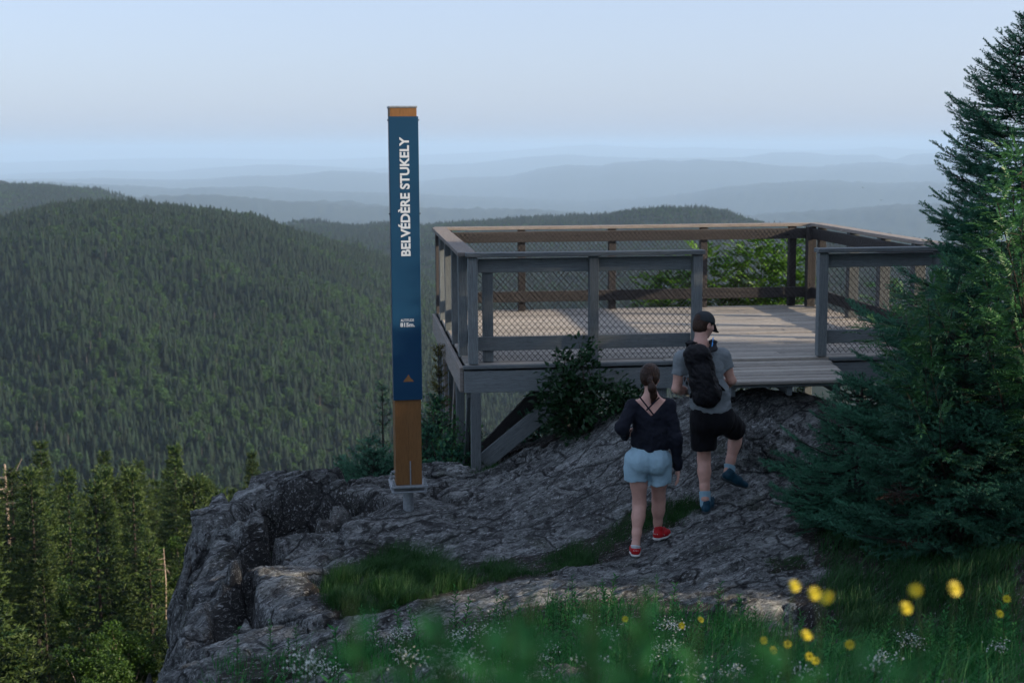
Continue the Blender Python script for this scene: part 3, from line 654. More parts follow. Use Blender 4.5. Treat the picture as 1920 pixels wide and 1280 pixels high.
# small firs at the back of the ledge
def small_fir(px, pyt, Y, zb, wr, seed, label, mat='fir', whorl=.10, nb=6, el=(-.05, .7), sub=True, group=None, dens=340, name='young_fir', cr=.12):
    t = P(px, pyt, Y); H = t[2] - zb
    return big_fir(name, (t[0], t[1], zb), H, lambda k, az: float(wr * np.interp(k, [0, .15, .5, .8, 1], [1, 1, .7, .32, .05])), seed, whorl, nb, .065, dens, label=label, mat=mat, group=group, ln=.022, wd=.006, sub=sub, el=el, tr=.028, curv=cr)
small_fir(716, 712, 15.0, -2.6, .34, 51, 'thin dark young fir standing just left of the sign post', whorl=.15, nb=4, sub=False, dens=170)
small_fir(822, 645, 15.6, -2.9, .36, 52, 'young fir with needles coloured as if in golden sun between the sign and the platform', mat='fir_sun', whorl=.13, nb=6, sub=False, dens=220)
small_fir(815, 745, 14.9, -2.3, .55, 53, 'dark bushy young fir right of the sign post base', whorl=.11, nb=7)
small_fir(690, 818, 14.6, -2.4, .8, 54, 'spreading low fir behind the rock ledge, left of the sign post', whorl=.11, nb=7)
small_fir(640, 862, 15.2, -2.6, .6, 55, 'lowest leftmost fir tip peeking over the ledge behind the sign', whorl=.12, nb=7)
small_fir(740, 850, 14.2, -2.0, .5, 56, 'low fir directly behind the sign post base', whorl=.11, nb=7)
small_fir(880, 790, 14.9, -2.2, .6, 57, 'dark fir filling the space beneath the left corner of the platform', whorl=.11, nb=7)
small_fir(700, 850, 13.9, -1.9, .6, 60, 'dense low fir hugging the rock crest just left of the sign post', whorl=.10, nb=8, dens=420)
small_fir(800, 800, 14.3, -2.0, .55, 61, 'dense dark fir just behind the right edge of the sign post', whorl=.10, nb=8, dens=420)
small_fir(845, 820, 14.1, -1.9, .5, 62, 'low dark fir right in front of the rear platform posts', whorl=.10, nb=8, dens=420)
small_fir(1010, 775, 14.6, -1.6, .6, 58, 'dark young fir under the platform behind the brace', whorl=.11, nb=7)
small_fir(1090, 780, 14.4, -1.4, .6, 59, 'dark young fir under the platform behind the leafy shrub', whorl=.11, nb=7)

# ------------------------------------------------------------------ stand of spruces below the cliff
_var = []
for i in range(5):
    g = np.random.default_rng(100 + i); H = 7.0; w = [1.7, 1.35, 2.0, 1.55, 1.15][i]; z0 = [.9, 1.6, .4, 1.2, 2.2][i]
    a, b, rv, tv, W = fir_segs(H, lambda k, az: float(w * np.interp(k, [0, .1, .4, .75, 1], [.85, 1, .74, .32, .02])), .27, 8, .24, g, z0=z0, sub=True, el=(-.35, .5), curv=.12, gapp=.16)
    V, F, r2, t2 = needles(a, b, 36, .11, .040, g, spread=.7, fwd=.8, rnd=rv, tip=tv)
    _var.append((mesh_crown('crown', V, F, r2, t2, M['fir_mid']), trunk_mesh('trunk', H, .085, W[::3], M['bark'], g)))
def decid_mesh(seed, H=4.5, r=1.1, n=7000, mat='birch', leaf=.085):
    g = np.random.default_rng(seed); C = []; mb = MB(); mb.tube([(0, 0, -.3), (0.1, 0, H * .4), (0, .1, H * .75)], [.06, .045, .02], 6)
    for i in range(16):
        a = g.random() * 6.28; e = g.uniform(.25, 1); c = np.array([math.cos(a) * r * .65 * math.sqrt(g.random()), math.sin(a) * r * .65 * math.sqrt(g.random()), H * (.35 + .62 * e * (1 - .2 * g.random()))])
        C.append((c, r * g.uniform(.18, .36))); mb.tube([(0.05, .05, c[2] * .6), c], [.02, .006], 4, cap=False)
    idx = g.integers(0, 16, n); d = unit(g.normal(size=(n, 3))); rr = g.random(n) ** .45
    cc = np.array([C[i][0] for i in idx]); cr = np.array([C[i][1] for i in idx])
    pos = cc + d * (cr * rr)[:, None]; V, F = leaves(pos, d + g.normal(size=(n, 3)) * .7, np.array([0, 0, 1.]) + g.normal(size=(n, 3)) * .6, leaf * g.uniform(.6, 1.2, n), leaf * .6)
    rv = np.repeat(g.random(n), 4); o = mb.build('trunk', M['bark_pale']); tm = o.data; bpy.data.objects.remove(o)
    return mesh_crown('crown', V, F, rv, rv * 0, M[mat]), tm
_dec = [decid_mesh(200), decid_mesh(201, 3.6, 1.1), decid_mesh(202, 5.2, 1.2)]
def stand_tree(kind, px, pyt, Y, H, label, group=None, name=None, rz=None):
    t = P(px, pyt, Y); me = (_dec if kind == 'd' else _var)[0 if kind == 'd' else 0]
    vi = int(abs(px * 7 + pyt)) % (3 if kind == 'd' else 5); cm, tm = (_dec if kind == 'd' else _var)[vi]
    H0 = 7.0 if kind == 's' else [4.5, 3.6, 5.2][vi]; s = H / H0
    r = empty(name or ('birch_tree' if kind == 'd' else 'spruce_tree'), (t[0], t[1], t[2] - H), rz if rz is not None else (px * .37) % 6.28, label=label, cat='tree', group=group); r.scale = (s, s, s)
    link('crown', cm, r); link('trunk', tm, r); return r
for args in [
 ('s', 326, 834, 62, 7.5, 'tallest spruce at the right of the stand below the cliff, pointed top against the hill'),
 ('s', 75, 828, 70, 8.5, 'tall dark spruce near the left edge with its top highest on the left'),
 ('s', 195, 849, 66, 7.5, 'dark brownish topped spruce in the middle of the stand'),
 ('s', 240, 873, 60, 8.0, 'broad full spruce between the brown topped spruce and the slim one'),
 ('s', 259, 864, 68, 6.5, 'slim dark spruce with a narrow top right of the broad one'),
 ('s', 472, 849, 46, 4.0, 'lone golden tipped spruce peeking over the rock ledge'),
 ('s', 375, 893, 58, 6.0, 'small spruce touching the left end of the rock ledge'),
 ('s', 79, 1050, 36, 5.0, 'bright green young spruce low on the left of the stand'),
 ('s', 270, 1046, 38, 5.5, 'full green spruce beside the base of the cliff'),
 ('d', 150, 1058, 34, 4.2, 'bright green birch among the spruces at lower left'),
 ('d', 165, 1195, 27, 3.6, 'sunlit leafy birch at the very bottom left of the frame'),
 ('d', 232, 1145, 30, 3.8, 'small leafy birch close to the foot of the cliff')]:
    stand_tree(*args)
def snag(px, pyt, Y, H, label, seed):
    g = np.random.default_rng(seed); t = P(px, pyt, Y); mb = MB(); mb.tube([(0, 0, -.2), (.03, 0, H * .5), (0, .03, H)], [.014 * H, .012 * H, .006 * H], 8)
    for i in range(14):
        a = g.random() * 6.28; z = H * g.uniform(.25, .95); l = g.uniform(.1, .16) * H; d = np.array([math.cos(a), math.sin(a), .1])
        mb.tube([(0, 0, z), d * l * .6 + [0, 0, z], d * l + [0, 0, z + .25 * l * g.normal()]], [.0035 * H, .002 * H, .001 * H], 4)
    r = mb.build('dead_tree', M['bark_pale'], loc=(t[0], t[1], t[2] - H)); tag(r, label, 'dead tree')
snag(8, 870, 55, 6.5, 'bare grey dead trunk with broken side branches at the left edge', 1)
snag(306, 1028, 34, 1.6, 'short pale dead trunk standing beside the cliff foot', 2)
g = np.random.default_rng(77); placed = [(P(x, y, Y)[0], Y) for (x, y, Y) in [(326,834,62),(75,828,70),(195,849,66),(240,873,60),(259,864,68),(472,849,46),(375,893,58),(79,1050,36),(270,1046,38),(150,1058,34),(165,1195,27),(232,1145,30)]]
cnt = 0; tries = 0
while cnt < 230 and tries < 8000:
    tries += 1; Y = 24 + 76 * g.random() ** .8; a = g.uniform(R(-23), R(-6.5) if Y > 35 else R(-10.5)); x = Y * math.tan(a)
    if min(math.hypot(x - q[0], Y - q[1]) for q in placed) < 1.7: continue
    if sdist(np.array([x]), np.array([float(Y)]))[0] < 9: continue
    z = gfz(x, Y); H = g.uniform(3.6, 8.4) * (.8 if Y < 36 else 1)
    # keep the tops under the line where the stand ends in the photo
    px = 960 + x / Y * 2667; lim = np.interp(px, [0, 100, 330, 400, 500, 900], [868, 868, 872, 915, 900, 900]); top = CAM_Z - (lim - 268) / 2667 * Y
    if z + H > top: H = top - z
    if H < 2.6 or (Y < 60 and px > 420): continue
    placed.append((x, Y)); cnt += 1; k = g.random()
    if k < .12: cm, tm = _dec[int(g.integers(0, 3))]; s = H * .8 / 4.5; nm = 'birch_tree'; lb = 'leafy green birch mixed among the spruces below the cliff'; gr = 'birches in the stand below the cliff'
    else: cm, tm = _var[int(g.integers(0, 5))]; s = H / 7.0; nm = 'spruce_tree'; lb = 'dark green spruce in the dense stand below the cliff'; gr = 'spruces in the stand below the cliff'
    r = empty(nm, (x, Y, z - .1), g.random() * 6.28, label=lb, cat='tree', group=gr); r.scale = (s * g.uniform(.85, 1.15), s * g.uniform(.85, 1.15), s)
    link('crown', cm, r); link('trunk', tm, r)

# ------------------------------------------------------------------ far woods: one mass, instanced
def low_spruce(seed, tiers=9, n=8, H=9.0, r=1.7):
    g = np.random.default_rng(seed); V = []; F = []
    for t in range(tiers):
        k = t / tiers; zc = H * (.10 + .88 * k); rr = r * (1 - k) ** .85 + .12
        for i in range(n):
            a = 6.283 * (i + g.random() * .8) / n; l = rr * g.uniform(.65, 1.15); dz = H / tiers
            b = len(V); w = .42 * rr + .08; c, s = math.cos(a), math.sin(a)
            V += [(0, 0, zc + dz * 1.25), (c * l - s * w, s * l + c * w, zc - g.random() * .25), (c * l * 1.12, s * l * 1.12, zc - .25), (c * l + s * w, s * l - c * w, zc - g.random() * .25)]
            F += [(b, b + 1, b + 2), (b, b + 2, b + 3)]
    b = len(V); V += [(-.1, 0, -1), (.1, 0, -1), (0, .0, H), (0, -.1, -1), (0, .1, -1)]; F += [(b, b + 1, b + 2), (b + 3, b + 4, b + 2)]
    return np.array(V), np.array(F)
_fi = [0]
def far_mesh(V, F, mat):
    _fi[0] += 1
    g = np.random.default_rng(len(V)); o = bpy.data.objects.new('far_tree_source_%d' % _fi[0], mesh_crown('far_tree_source', V, F, np.repeat(g.random(len(V) // 2 + 1), 2)[:len(V)], np.zeros(len(V)), mat)); return o
src = bpy.data.collections.new('far_tree_sources')
for i in range(4): src.objects.link(far_mesh(*low_spruce(300 + i, 10, 8, [9, 10.5, 7.5, 11.5][i], [2.2, 1.9, 2.4, 2.1][i]), M['fir_far']))
_g = np.random.default_rng(9); n = 420; d = unit(_g.normal(size=(n, 3))); pos = d * [2.2, 2.2, 2.4] * (_g.random((n, 1)) ** .35) * (1 + .3 * pnoise(d * 2)[:, None]) + [0, 0, 4.0]
Vd, Fd = leaves(pos, d + _g.normal(size=(n, 3)) * .5, d, .95, .75); src.objects.link(far_mesh(Vd, Fd, M['decid_far']))
sn = MB(); sn.tube([(0, 0, -1), (0, 0, 8)], [.16, .05], 4)
for i in range(10): a = i * 2.4; sn.tube([(0, 0, 2 + i * .55), (math.cos(a) * .9, math.sin(a) * .9, 2.2 + i * .55)], [.07, .02], 3)
o = sn.build('far_tree_source_6', M['grey_snag']); COL.objects.unlink(o); src.objects.link(o)
for i in range(3):
    o = bpy.data.objects.new('far_tree_source_%d' % (7 + i), _var[[0, 1, 4][i]][0]); src.objects.link(o)
def scatter_far():
    g = np.random.default_rng(5); X = []; Y = []
    for (r0, r1, n, a0, a1) in [(95, 240, 5000, -24, 24), (240, 620, 9000, -24, 20), (600, 1350, 60000, -24, 12), (1250, 2000, 20000, -24, 24), (2000, 2950, 50000, -24, 24)]:
        r = np.sqrt(g.uniform(r0 ** 2, r1 ** 2, n)); a = np.radians(g.uniform(a0, a1, n)); X.append(r * np.sin(a)); Y.append(r * np.cos(a))
    X = np.concatenate(X); Y = np.concatenate(Y); Z = np.empty(len(X))
    Z = ground_far(X, Y); ok = Z < 60
    # bare ledges and clearings
    cl = fbm(np.stack([X / 70, Y / 110, X * 0], -1), 3); ok &= cl > -1.2
    X, Y, Z = X[ok], Y[ok], Z[ok]; n = len(X); dn = fbm(np.stack([X / 160, Y / 160, X * 0 + 8], -1), 3)
    u = g.random(n); idx = g.integers(0, 4, n); idx = np.where(u < np.clip(.20 + .8 * dn + .22 * (np.hypot(X, Y) < 850), .04, .8), 4, idx); idx = np.where(g.random(n) < .022, 5, idx)
    near_ = np.hypot(X, Y) < 420; idx = np.where(near_ & (idx < 4), 6 + idx % 3, idx)
    sc = g.uniform(.45, 1.0, n) ** 1.2 * 1.0 * np.where(idx >= 6, 1.15, 1) * np.where(idx == 4, .95, 1) * np.where(np.hypot(X, Y) < 400, .85, 1.0)
    me = bpy.data.meshes.new('far_forest'); me.vertices.add(n); me.vertices.foreach_set('co', np.stack([X, Y, Z - .3], -1).astype(np.float32).ravel())
    for nm, ty, v in (('ti', 'INT', idx.astype(np.int32)), ('ts', 'FLOAT', sc.astype(np.float32)), ('tr', 'FLOAT', (g.random(n) * 6.28).astype(np.float32))):
        a = me.attributes.new(nm, ty, 'POINT'); a.data.foreach_set('value', v)
    o = bpy.data.objects.new('far_forest', me); COL.objects.link(o); tag(o, kind='stuff')
    o['label'] = 'dense dark conifer forest covering the hills beyond the ledge'
    ng = bpy.data.node_groups.new('forest_scatter', 'GeometryNodeTree'); ng.interface.new_socket('Geometry', in_out='INPUT', socket_type='NodeSocketGeometry'); ng.interface.new_socket('Geometry', in_out='OUTPUT', socket_type='NodeSocketGeometry')
    N = ng.nodes; gi = N.new('NodeGroupInput'); go = N.new('NodeGroupOutput'); ip = N.new('GeometryNodeInstanceOnPoints'); ci = N.new('GeometryNodeCollectionInfo')
    ci.inputs['Collection'].default_value = src; ci.inputs['Separate Children'].default_value = True; ci.inputs['Reset Children'].default_value = True
    def na(name, ty):
        q = N.new('GeometryNodeInputNamedAttribute'); q.data_type = ty; q.inputs[0].default_value = name; return [s for s in q.outputs if s.enabled][0]
    mp = N.new('GeometryNodeMeshToPoints'); L = ng.links.new
    L(gi.outputs[0], mp.inputs['Mesh']); L(mp.outputs[0], ip.inputs['Points']); L(ci.outputs[0], ip.inputs['Instance']); ip.inputs['Pick Instance'].default_value = True
    L(na('ti', 'INT'), ip.inputs['Instance Index']); cx = N.new('ShaderNodeCombineXYZ'); L(na('tr', 'FLOAT'), cx.inputs[2]); L(cx.outputs[0], ip.inputs['Rotation']); L(na('ts', 'FLOAT'), ip.inputs['Scale']); L(ip.outputs[0], go.inputs[0])
    md = o.modifiers.new('scatter', 'NODES'); md.node_group = ng
scatter_far()
# ------------------------------------------------------------------ viewing platform
DA = .112; DC = np.array([-.42, 13.60]); DW, DD = 4.93, 4.46
deck = empty('viewing_platform', (DC[0], DC[1], 0), DA, label='weathered wooden lookout platform with wire mesh railings on posts over the rock', cat='platform')
def dw(u, v): return (DC[0] + u * math.cos(DA) - v * math.sin(DA), DC[1] + u * math.sin(DA) + v * math.cos(DA))
random.seed(5); g = np.random.default_rng(5)
# floor boards (one part: boards are its pattern)
mb = MB(); v = -.03; k = 0
while v < DD + .02:
    w = .138; cuts = [-.03] + sorted([g.uniform(1.0, 3.9)] if k % 2 else [g.uniform(.8, 2.2), g.uniform(2.8, 4.2)]) + [DW + .03 + g.uniform(-.01, .01)]
    for a, b in zip(cuts[:-1], cuts[1:]):
        dz = g.uniform(-.004, .003); mb.beam((a + .003, v + w / 2, -.019 + dz), (b - .003, v + w / 2, -.019 + dz + g.uniform(-.003, .003)), w - .003 + g.uniform(-.006, 0), .037, bev=.006)
    v += w + .006; k += 1
mb.build('floor', M['deck_wood'], deck)
# entrance ramp
mb = MB(); v = -.045; RU0, RU1 = 2.30, 3.50
for k in range(7):
    w = .138; t = k / 7; zz = -.028 - .035 * t
    mb.beam((RU0 + g.uniform(-.02, .02), v - w / 2, zz - .019), (RU1 - .13 * t + .06 + g.uniform(-.015, .015), v - w / 2, zz - .019 + g.uniform(-.004, .004)), w - .004, .037, bev=.008); v -= w + .005
ramp = mb.build('entrance_ramp', M['deck_wood'], deck)
for uu in (2.36, 2.9, 3.36):
    mb = MB(); mb.beam((uu, -.05, -.12), (uu, -.96, -.155), .045, .12); mb.build('ramp_joist', M['wood'], deck)
mb = MB(); mb.beam((RU0 + .02, -.985, -.10), (RU1 - .08, -.985, -.10), .04, .055); mb.build('ramp_edge_board', M['wood'], deck)
def part(name, p0, p1, w, h, mat='wood', up=(0, 0, 1), seg=1, wob=0):
    mb = MB(); mb.beam(p0, p1, w, h, up, seg=seg, wob=wob); return mb.build(name, M[mat], deck)
# fascia and nosing
part('fascia_board', (-.05, -.058, -.165), (DW + .05, -.058, -.165), .04, .21, seg=6, wob=.001)
part('nosing_board', (-.06, -.066, -.022), (2.27, -.066, -.022), .055, .034)
part('nosing_board', (3.58, -.066, -.022), (DW + .06, -.066, -.022), .055, .034)
part('fascia_board', (-.072, -.03, -.15), (-.072, DD + .05, -.15), .04, .24, 'wood_cap', seg=6, wob=.001)
part('fascia_board', (DW + .072, -.03, -.15), (DW + .072, DD + .05, -.15), .04, .24)
part('fascia_board', (-.05, DD + .06, -.15), (DW + .05, DD + .06, -.15), .04, .24)
for v in (1.1, 2.2, 3.3, 4.2): part('floor_joist', (-.04, v, -.15), (DW + .04, v, -.15), .045, .19)
# railing
RH = 1.055
def post(u, v, z0, z1, w=.092, mat='wood', d=None): return part('railing_post', (u, v, z0), (u, v, z1), w, d or w, mat, up=(0, 1, 0))
fp = [(.045, -.0), (1.22, .0), (2.245, .0)]
for u, v in fp: post(u, v, .003, RH - .022)
post(3.51, .0, .003, RH - .022); post(4.70, .0, .003, RH - .022)
post(.20, .125, .003, .985, .10)                       # inner corner post
for k, v in enumerate((.62, 1.55, 2.65, 3.65, 4.40)): post(-.005, v, -.02, RH - .022, .09, 'wood' if k < 4 else 'wood_shade')
for u in (1.05, 2.22, 3.42, 4.6): post(u, DD - .02, .003, RH - .022, .092, 'wood_shade')
post(.12, DD - .02, .003, RH - .022, .092, 'wood_shade')
post(DW - .12, DD - .15, .003, RH - .022, .11, 'wood_shade'); post(DW - .03, DD - .32, .003, RH - .022, .09, 'wood_shade')
for v in (1.0, 2.0, 3.0): post(DW - .03, v, .003, RH - .022, .12, 'wood')
# rails (2x6 under the cap, and low rail)
def rail(p0, p1, mat='wood', along='x'):
    part('top_rail', (*p0, .945), (*p1, .945), .038, .135, mat, seg=4, wob=.001); part('low_rail', (*p0, .185), (*p1, .185), .038, .135, mat, seg=4, wob=.001)
rail((.10, .067), (2.20, .067)); rail((3.555, .067), (DW - .02, .067))
rail((.03, DD - .09), (DW - .05, DD - .09), 'wood_shade'); rail((DW - .10, .10), (DW - .10, DD - .12), 'wood_shade')
rail((.065, .2), (.065, DD - .12), 'wood')
part('cap_rail', (-.02, -.005, RH), (2.31, -.005, RH), .155, .040, 'wood', seg=4, wob=.0015)
part('cap_rail', (3.44, -.005, RH), (DW + .05, -.005, RH), .155, .040, 'wood', seg=4, wob=.0015)
part('cap_rail', (.0, .076, RH + .002), (.0, DD - .09, RH + .002), .18, .040, 'wood_cap', seg=4, wob=.0015)
part('cap_rail', (-.06, DD - .01, RH), (DW + .02, DD - .01, RH), .16, .040, 'wood_cap', seg=4, wob=.0015)
part('cap_rail', (DW - .03, .076, RH + .002), (DW - .03, DD - .095, RH + .002), .17, .040, 'wood_cap', seg=4, wob=.0015)
# diamond wire mesh, every wire real
def wire_panel(p0, p1, z0, z1, pitch=.057, r=.0026):
    p0 = np.array(p0, float); p1 = np.array(p1, float); L = np.linalg.norm(p1 - p0); d = (p1 - p0) / L; nrm = np.array([-d[1], d[0]])
    V = []; F = []; H = z1 - z0; slope = 1.12; gg = np.random.default_rng(int(L * 1000))
    for sg in (1, -1):
        s = -H / slope if sg > 0 else 0.0; e = L if sg > 0 else L + H / slope
        while s < e:
            # line: x = s + sg * t / slope, z = z0 + t
            xs0, xs1 = s, s + sg * H / slope; t0, t1 = 0.0, H
            lo, hi = (xs0, xs1) if sg > 0 else (xs1, xs0)
            def tx(x): return (x - s) * slope / sg
            a, b = max(lo, 0), min(hi, L)
            if b - a > .01:
                ta, tb = sorted((tx(a), tx(b))); pts = []
                n = max(2, int((tb - ta) / pitch * 1.0) + 1)
                for q in range(n + 1):
                    t = ta + (tb - ta) * q / n; x = s + sg * t / slope
                    zz = z0 + t + .004 * math.sin(x * 5.1 + 1) ; w_ = .0022 * (1 if (q % 2) else -1) * sg + .006 * math.sin(x * 2.3 + t * 3)
                    pts.append((p0[0] + d[0] * x + nrm[0] * w_, p0[1] + d[1] * x + nrm[1] * w_, zz))
                base = len(V)
                for p in pts:
                    V += [(p[0] + d[0] * r * 1.2, p[1] + d[1] * r * 1.2, p[2] - r * .3), (p[0] - d[0] * r * 1.2, p[1] - d[1] * r * 1.2, p[2] - r * .3), (p[0] - nrm[0] * r, p[1] - nrm[1] * r, p[2] + r)]
                for q in range(n):
                    o = base + q * 3
                    for i in range(3): j = (i + 1) % 3; F.append((o + i, o + j, o + 3 + j, o + 3 + i))
            s += pitch
    return mesh_obj('wire_mesh', V, F, M['wire'], deck)
wire_panel((.07, .105), (2.22, .105), .01, .98); wire_panel((3.53, .105), (DW - .14, .105), .01, .98)
wire_panel((.05, DD - .125), (DW - .14, DD - .125), .01, 1.01); wire_panel((DW - .135, .12), (DW - .135, DD - .13), .01, 1.01)
# legs and braces down to the rock
def leg(u, v, w=.095, mat='wood'):
    x, y = dw(u, v); z = gz(x, y) if v < .4 else gfz(x, y) ; z = min(z, gz(x, y) if y < 18 else z)
    part('support_post', (u, v, z - .12), (u, v, -.27), w, w, mat, up=(0, 1, 0)); return z
z00 = leg(.06, -.035); leg(1.9, .02); leg(4.7, .02)
for v in (1.15, 2.3, 3.4, 4.3): leg(.0, v, .09, 'wood')
for u in (1.6, 3.2, 4.8): leg(u, 2.3); leg(u, 4.3)
part('brace', (.13, .035, -.98), (1.02, .035, -.27), .045, .165, up=(0, 0, 1))
part('brace', (.10, 1.12, -1.25), (1.05, 1.12, -.27), .045, .15, 'wood_shade')
part('brace', (.0, .02, -.28), (.04, 1.1, -1.5), .04, .13); part('brace', (-.03, 1.25, -.28), (-.03, 2.25, -1.6), .04, .13, 'wood_cap'); part('brace', (-.03, 3.3, -.28), (-.03, 2.45, -1.6), .04, .13, 'wood_cap')
print('deck leg z', z00)

# ------------------------------------------------------------------ sign post
def sign():
    yaw = R(9.5); base = P(765, 903, 12.0)      # underside of the wood
    H = 3.15; W_ = .222
    root = empty('trail_sign', (base[0], base[1], 0), yaw, label='tall blue and wood trail sign post with white vertical lettering on the rock', cat='sign post')
    root.location.z = gz(base[0], base[1]); g0 = root.location.z; zb = base[2] - g0; zt = P(757, 203, 12.0)[2] - g0
    zp1 = P(760, 219, 12.0)[2] - g0; zp0 = P(760, 745, 12.0)[2] - g0
    lean = 0.0
    mb = MB(); mb.beam((-W_ / 4, 0, zb), (-W_ / 4, 0, zt), W_ / 2 - .0004, W_, up=(0, 1, 0), bev=.0012, rnd=.4); mb.beam((W_ / 4, 0, zb), (W_ / 4, 0, zt), W_ / 2 - .0004, W_, up=(0, 1, 0), bev=.0012, rnd=.46)
    mb.build('post', M['sign_wood'], root)
    mb = MB(); mb.beam((0, 0, zt), (0, 0, zt + .016), W_ + .012, W_ + .012, up=(0, 1, 0), bev=.002); mb.build('cap_plate', M['steel'], root)
    yf = -W_ / 2 - .012; pw = .2405
    mb = MB(); mb.beam((0, yf, zp0), (0, yf, zp1), pw, .004, up=(0, 1, 0), bev=.001); 
    panel = mb.build('sign_panel', M['blue'], root)
    for sx in (-1, 1):
        mb = MB(); mb.beam((sx * (pw / 2 + .001), yf + .0285, zp0 + .001), (sx * (pw / 2 + .001), yf + .0285, zp1 - .001), .0035, .052, up=(0, 1, 0), bev=.001)
        fl = mb.build('panel_flange', M['blue_sky_edge'], root)
        for k in range(4):
            zs = zp0 + .03 + (zp1 - zp0 - .06) * k / 3; s = MB(); s.tube([(sx * (pw / 2 + .002), yf + .03, zs), (sx * (pw / 2 + .012), yf + .03, zs)], .006, 8); s.build('screw', M['wire'], root)
    def text(body, size, x, z, rot, name, bold):
        c = bpy.data.curves.new(name, 'FONT'); c.body = body; c.size = size; c.extrude = .0008; c.offset = bold; c.space_character = 1.02
        o = bpy.data.objects.new(name, c); COL.objects.link(o); bpy.context.view_layer.update()
        me = bpy.data.meshes.new_from_object(o.evaluated_get(bpy.context.evaluated_depsgraph_get())); bpy.data.objects.remove(o)
        co = np.empty(len(me.vertices) * 3, np.float32); me.vertices.foreach_get('co', co); co = co.reshape(-1, 3)
        return me, co
    def put(me, co, name, tx, tz, tw=None, th=None, rot=False, lab=None):
        # fit glyph box to the given extents, tw along reading direction
        mn, mx = co.min(0), co.max(0); q = co - (mn + mx) / 2; q[:, 0] *= tw / (mx[0] - mn[0]); q[:, 1] *= th / (mx[1] - mn[1])
        if rot: q = np.stack([-q[:, 1], q[:, 0], q[:, 2]], -1)
        v = np.stack([q[:, 0] + tx, -q[:, 2] + yf - .0032, q[:, 1] + tz], -1)
        me.vertices.foreach_set('co', v.astype(np.float32).ravel()); me.update(); me.materials.clear(); me.materials.append(M['letter'])
        o = bpy.data.objects.new(name, me); COL.objects.link(o); o.parent = panel; return o
    def zz(py): return P(760, py, 12.0)[2] - g0
    def xx(px): return (px - 763.5) / 2667 * 12.0
    me, co = text('BELVÉDÈRE STUKELY', .1, 0, 0, True, 'lettering', .0032)
    # accents reach further out than the capitals: total ink box is 750..773 px wide
    put(me, co, 'lettering', xx(761.8), (zz(478) + zz(257)) / 2, zz(257) - zz(478), .100, True)
    me, co = text('ALTITUDE', .03, 0, 0, False, 'lettering', .0006); put(me, co, 'lettering', xx(764.5), zz(597), .112, .022)
    me, co = text('815m.', .05, 0, 0, False, 'lettering', .0018); put(me, co, 'lettering', xx(764.8), zz(605.5), .122, .036)
    e = [(-.045, 0), (.045, 0), (.033, .018), (.022, .025), (.010, .043), (.000, .062), (-.010, .046), (-.018, .036), (-.030, .022)]
    cx, cz = xx(765), zz(711); n = len(e); V = [(cx + a, yf - .003, cz + b) for a, b in e] + [(cx + a, yf - .001, cz + b) for a, b in e]
    F = [tuple(range(n)), tuple(range(2 * n - 1, n - 1, -1))] + [(i, n + i, n + (i + 1) % n, (i + 1) % n) for i in range(n)]
    mesh_obj('mountain_emblem', V, F, M['emblem'], panel)
    # steel foot
    bw = .315
    for k, (zc, s, th) in enumerate([(zb - .010, 1.0, .018), (zb - .055, .96, .014)]):
        mb = MB(); mb.beam((0, 0, zc - th / 2), (0, 0, zc + th / 2), bw * s, bw * s, up=(0, 1, 0), bev=.002); mb.build('base_plate', M['steel'], root)
    for sx in (-1, 1):
        for sy in (-1, 1):
            mb = MB(); mb.tube([(sx * .135, sy * .135, zb - .075), (sx * .135, sy * .135, zb + .055)], .009, 8); mb.tube([(sx * .135, sy * .135, zb), (sx * .135, sy * .135, zb + .018)], .017, 6); mb.build('anchor_bolt', M['steel'], root)
    mb = MB(); mb.tube([(0, 0, -.15), (0, 0, zb - .06)], .046, 16); mb.tube([(0, 0, -.15), (0, 0, -.05)], .06, 16); mb.build('pedestal', M['steel'], root)
    mb = MB(); mb.beam((.012, -W_ / 2 - .007, zb), (.012, -W_ / 2 - .007, zb + .21), .011, .010, up=(0, 1, 0)); mb.build('steel_blade', M['steel'], root)
    for zb2 in (.045, .09):
        mb = MB(); mb.tube([(-W_ / 2 - .028, .02, zb + zb2), (-W_ / 2 + .002, .02, zb + zb2)], .009, 8); mb.tube([(-W_ / 2 - .012, .02, zb + zb2), (-W_ / 2 - .002, .02, zb + zb2)], .016, 6); mb.build('side_bolt', M['steel'], root)
sign()
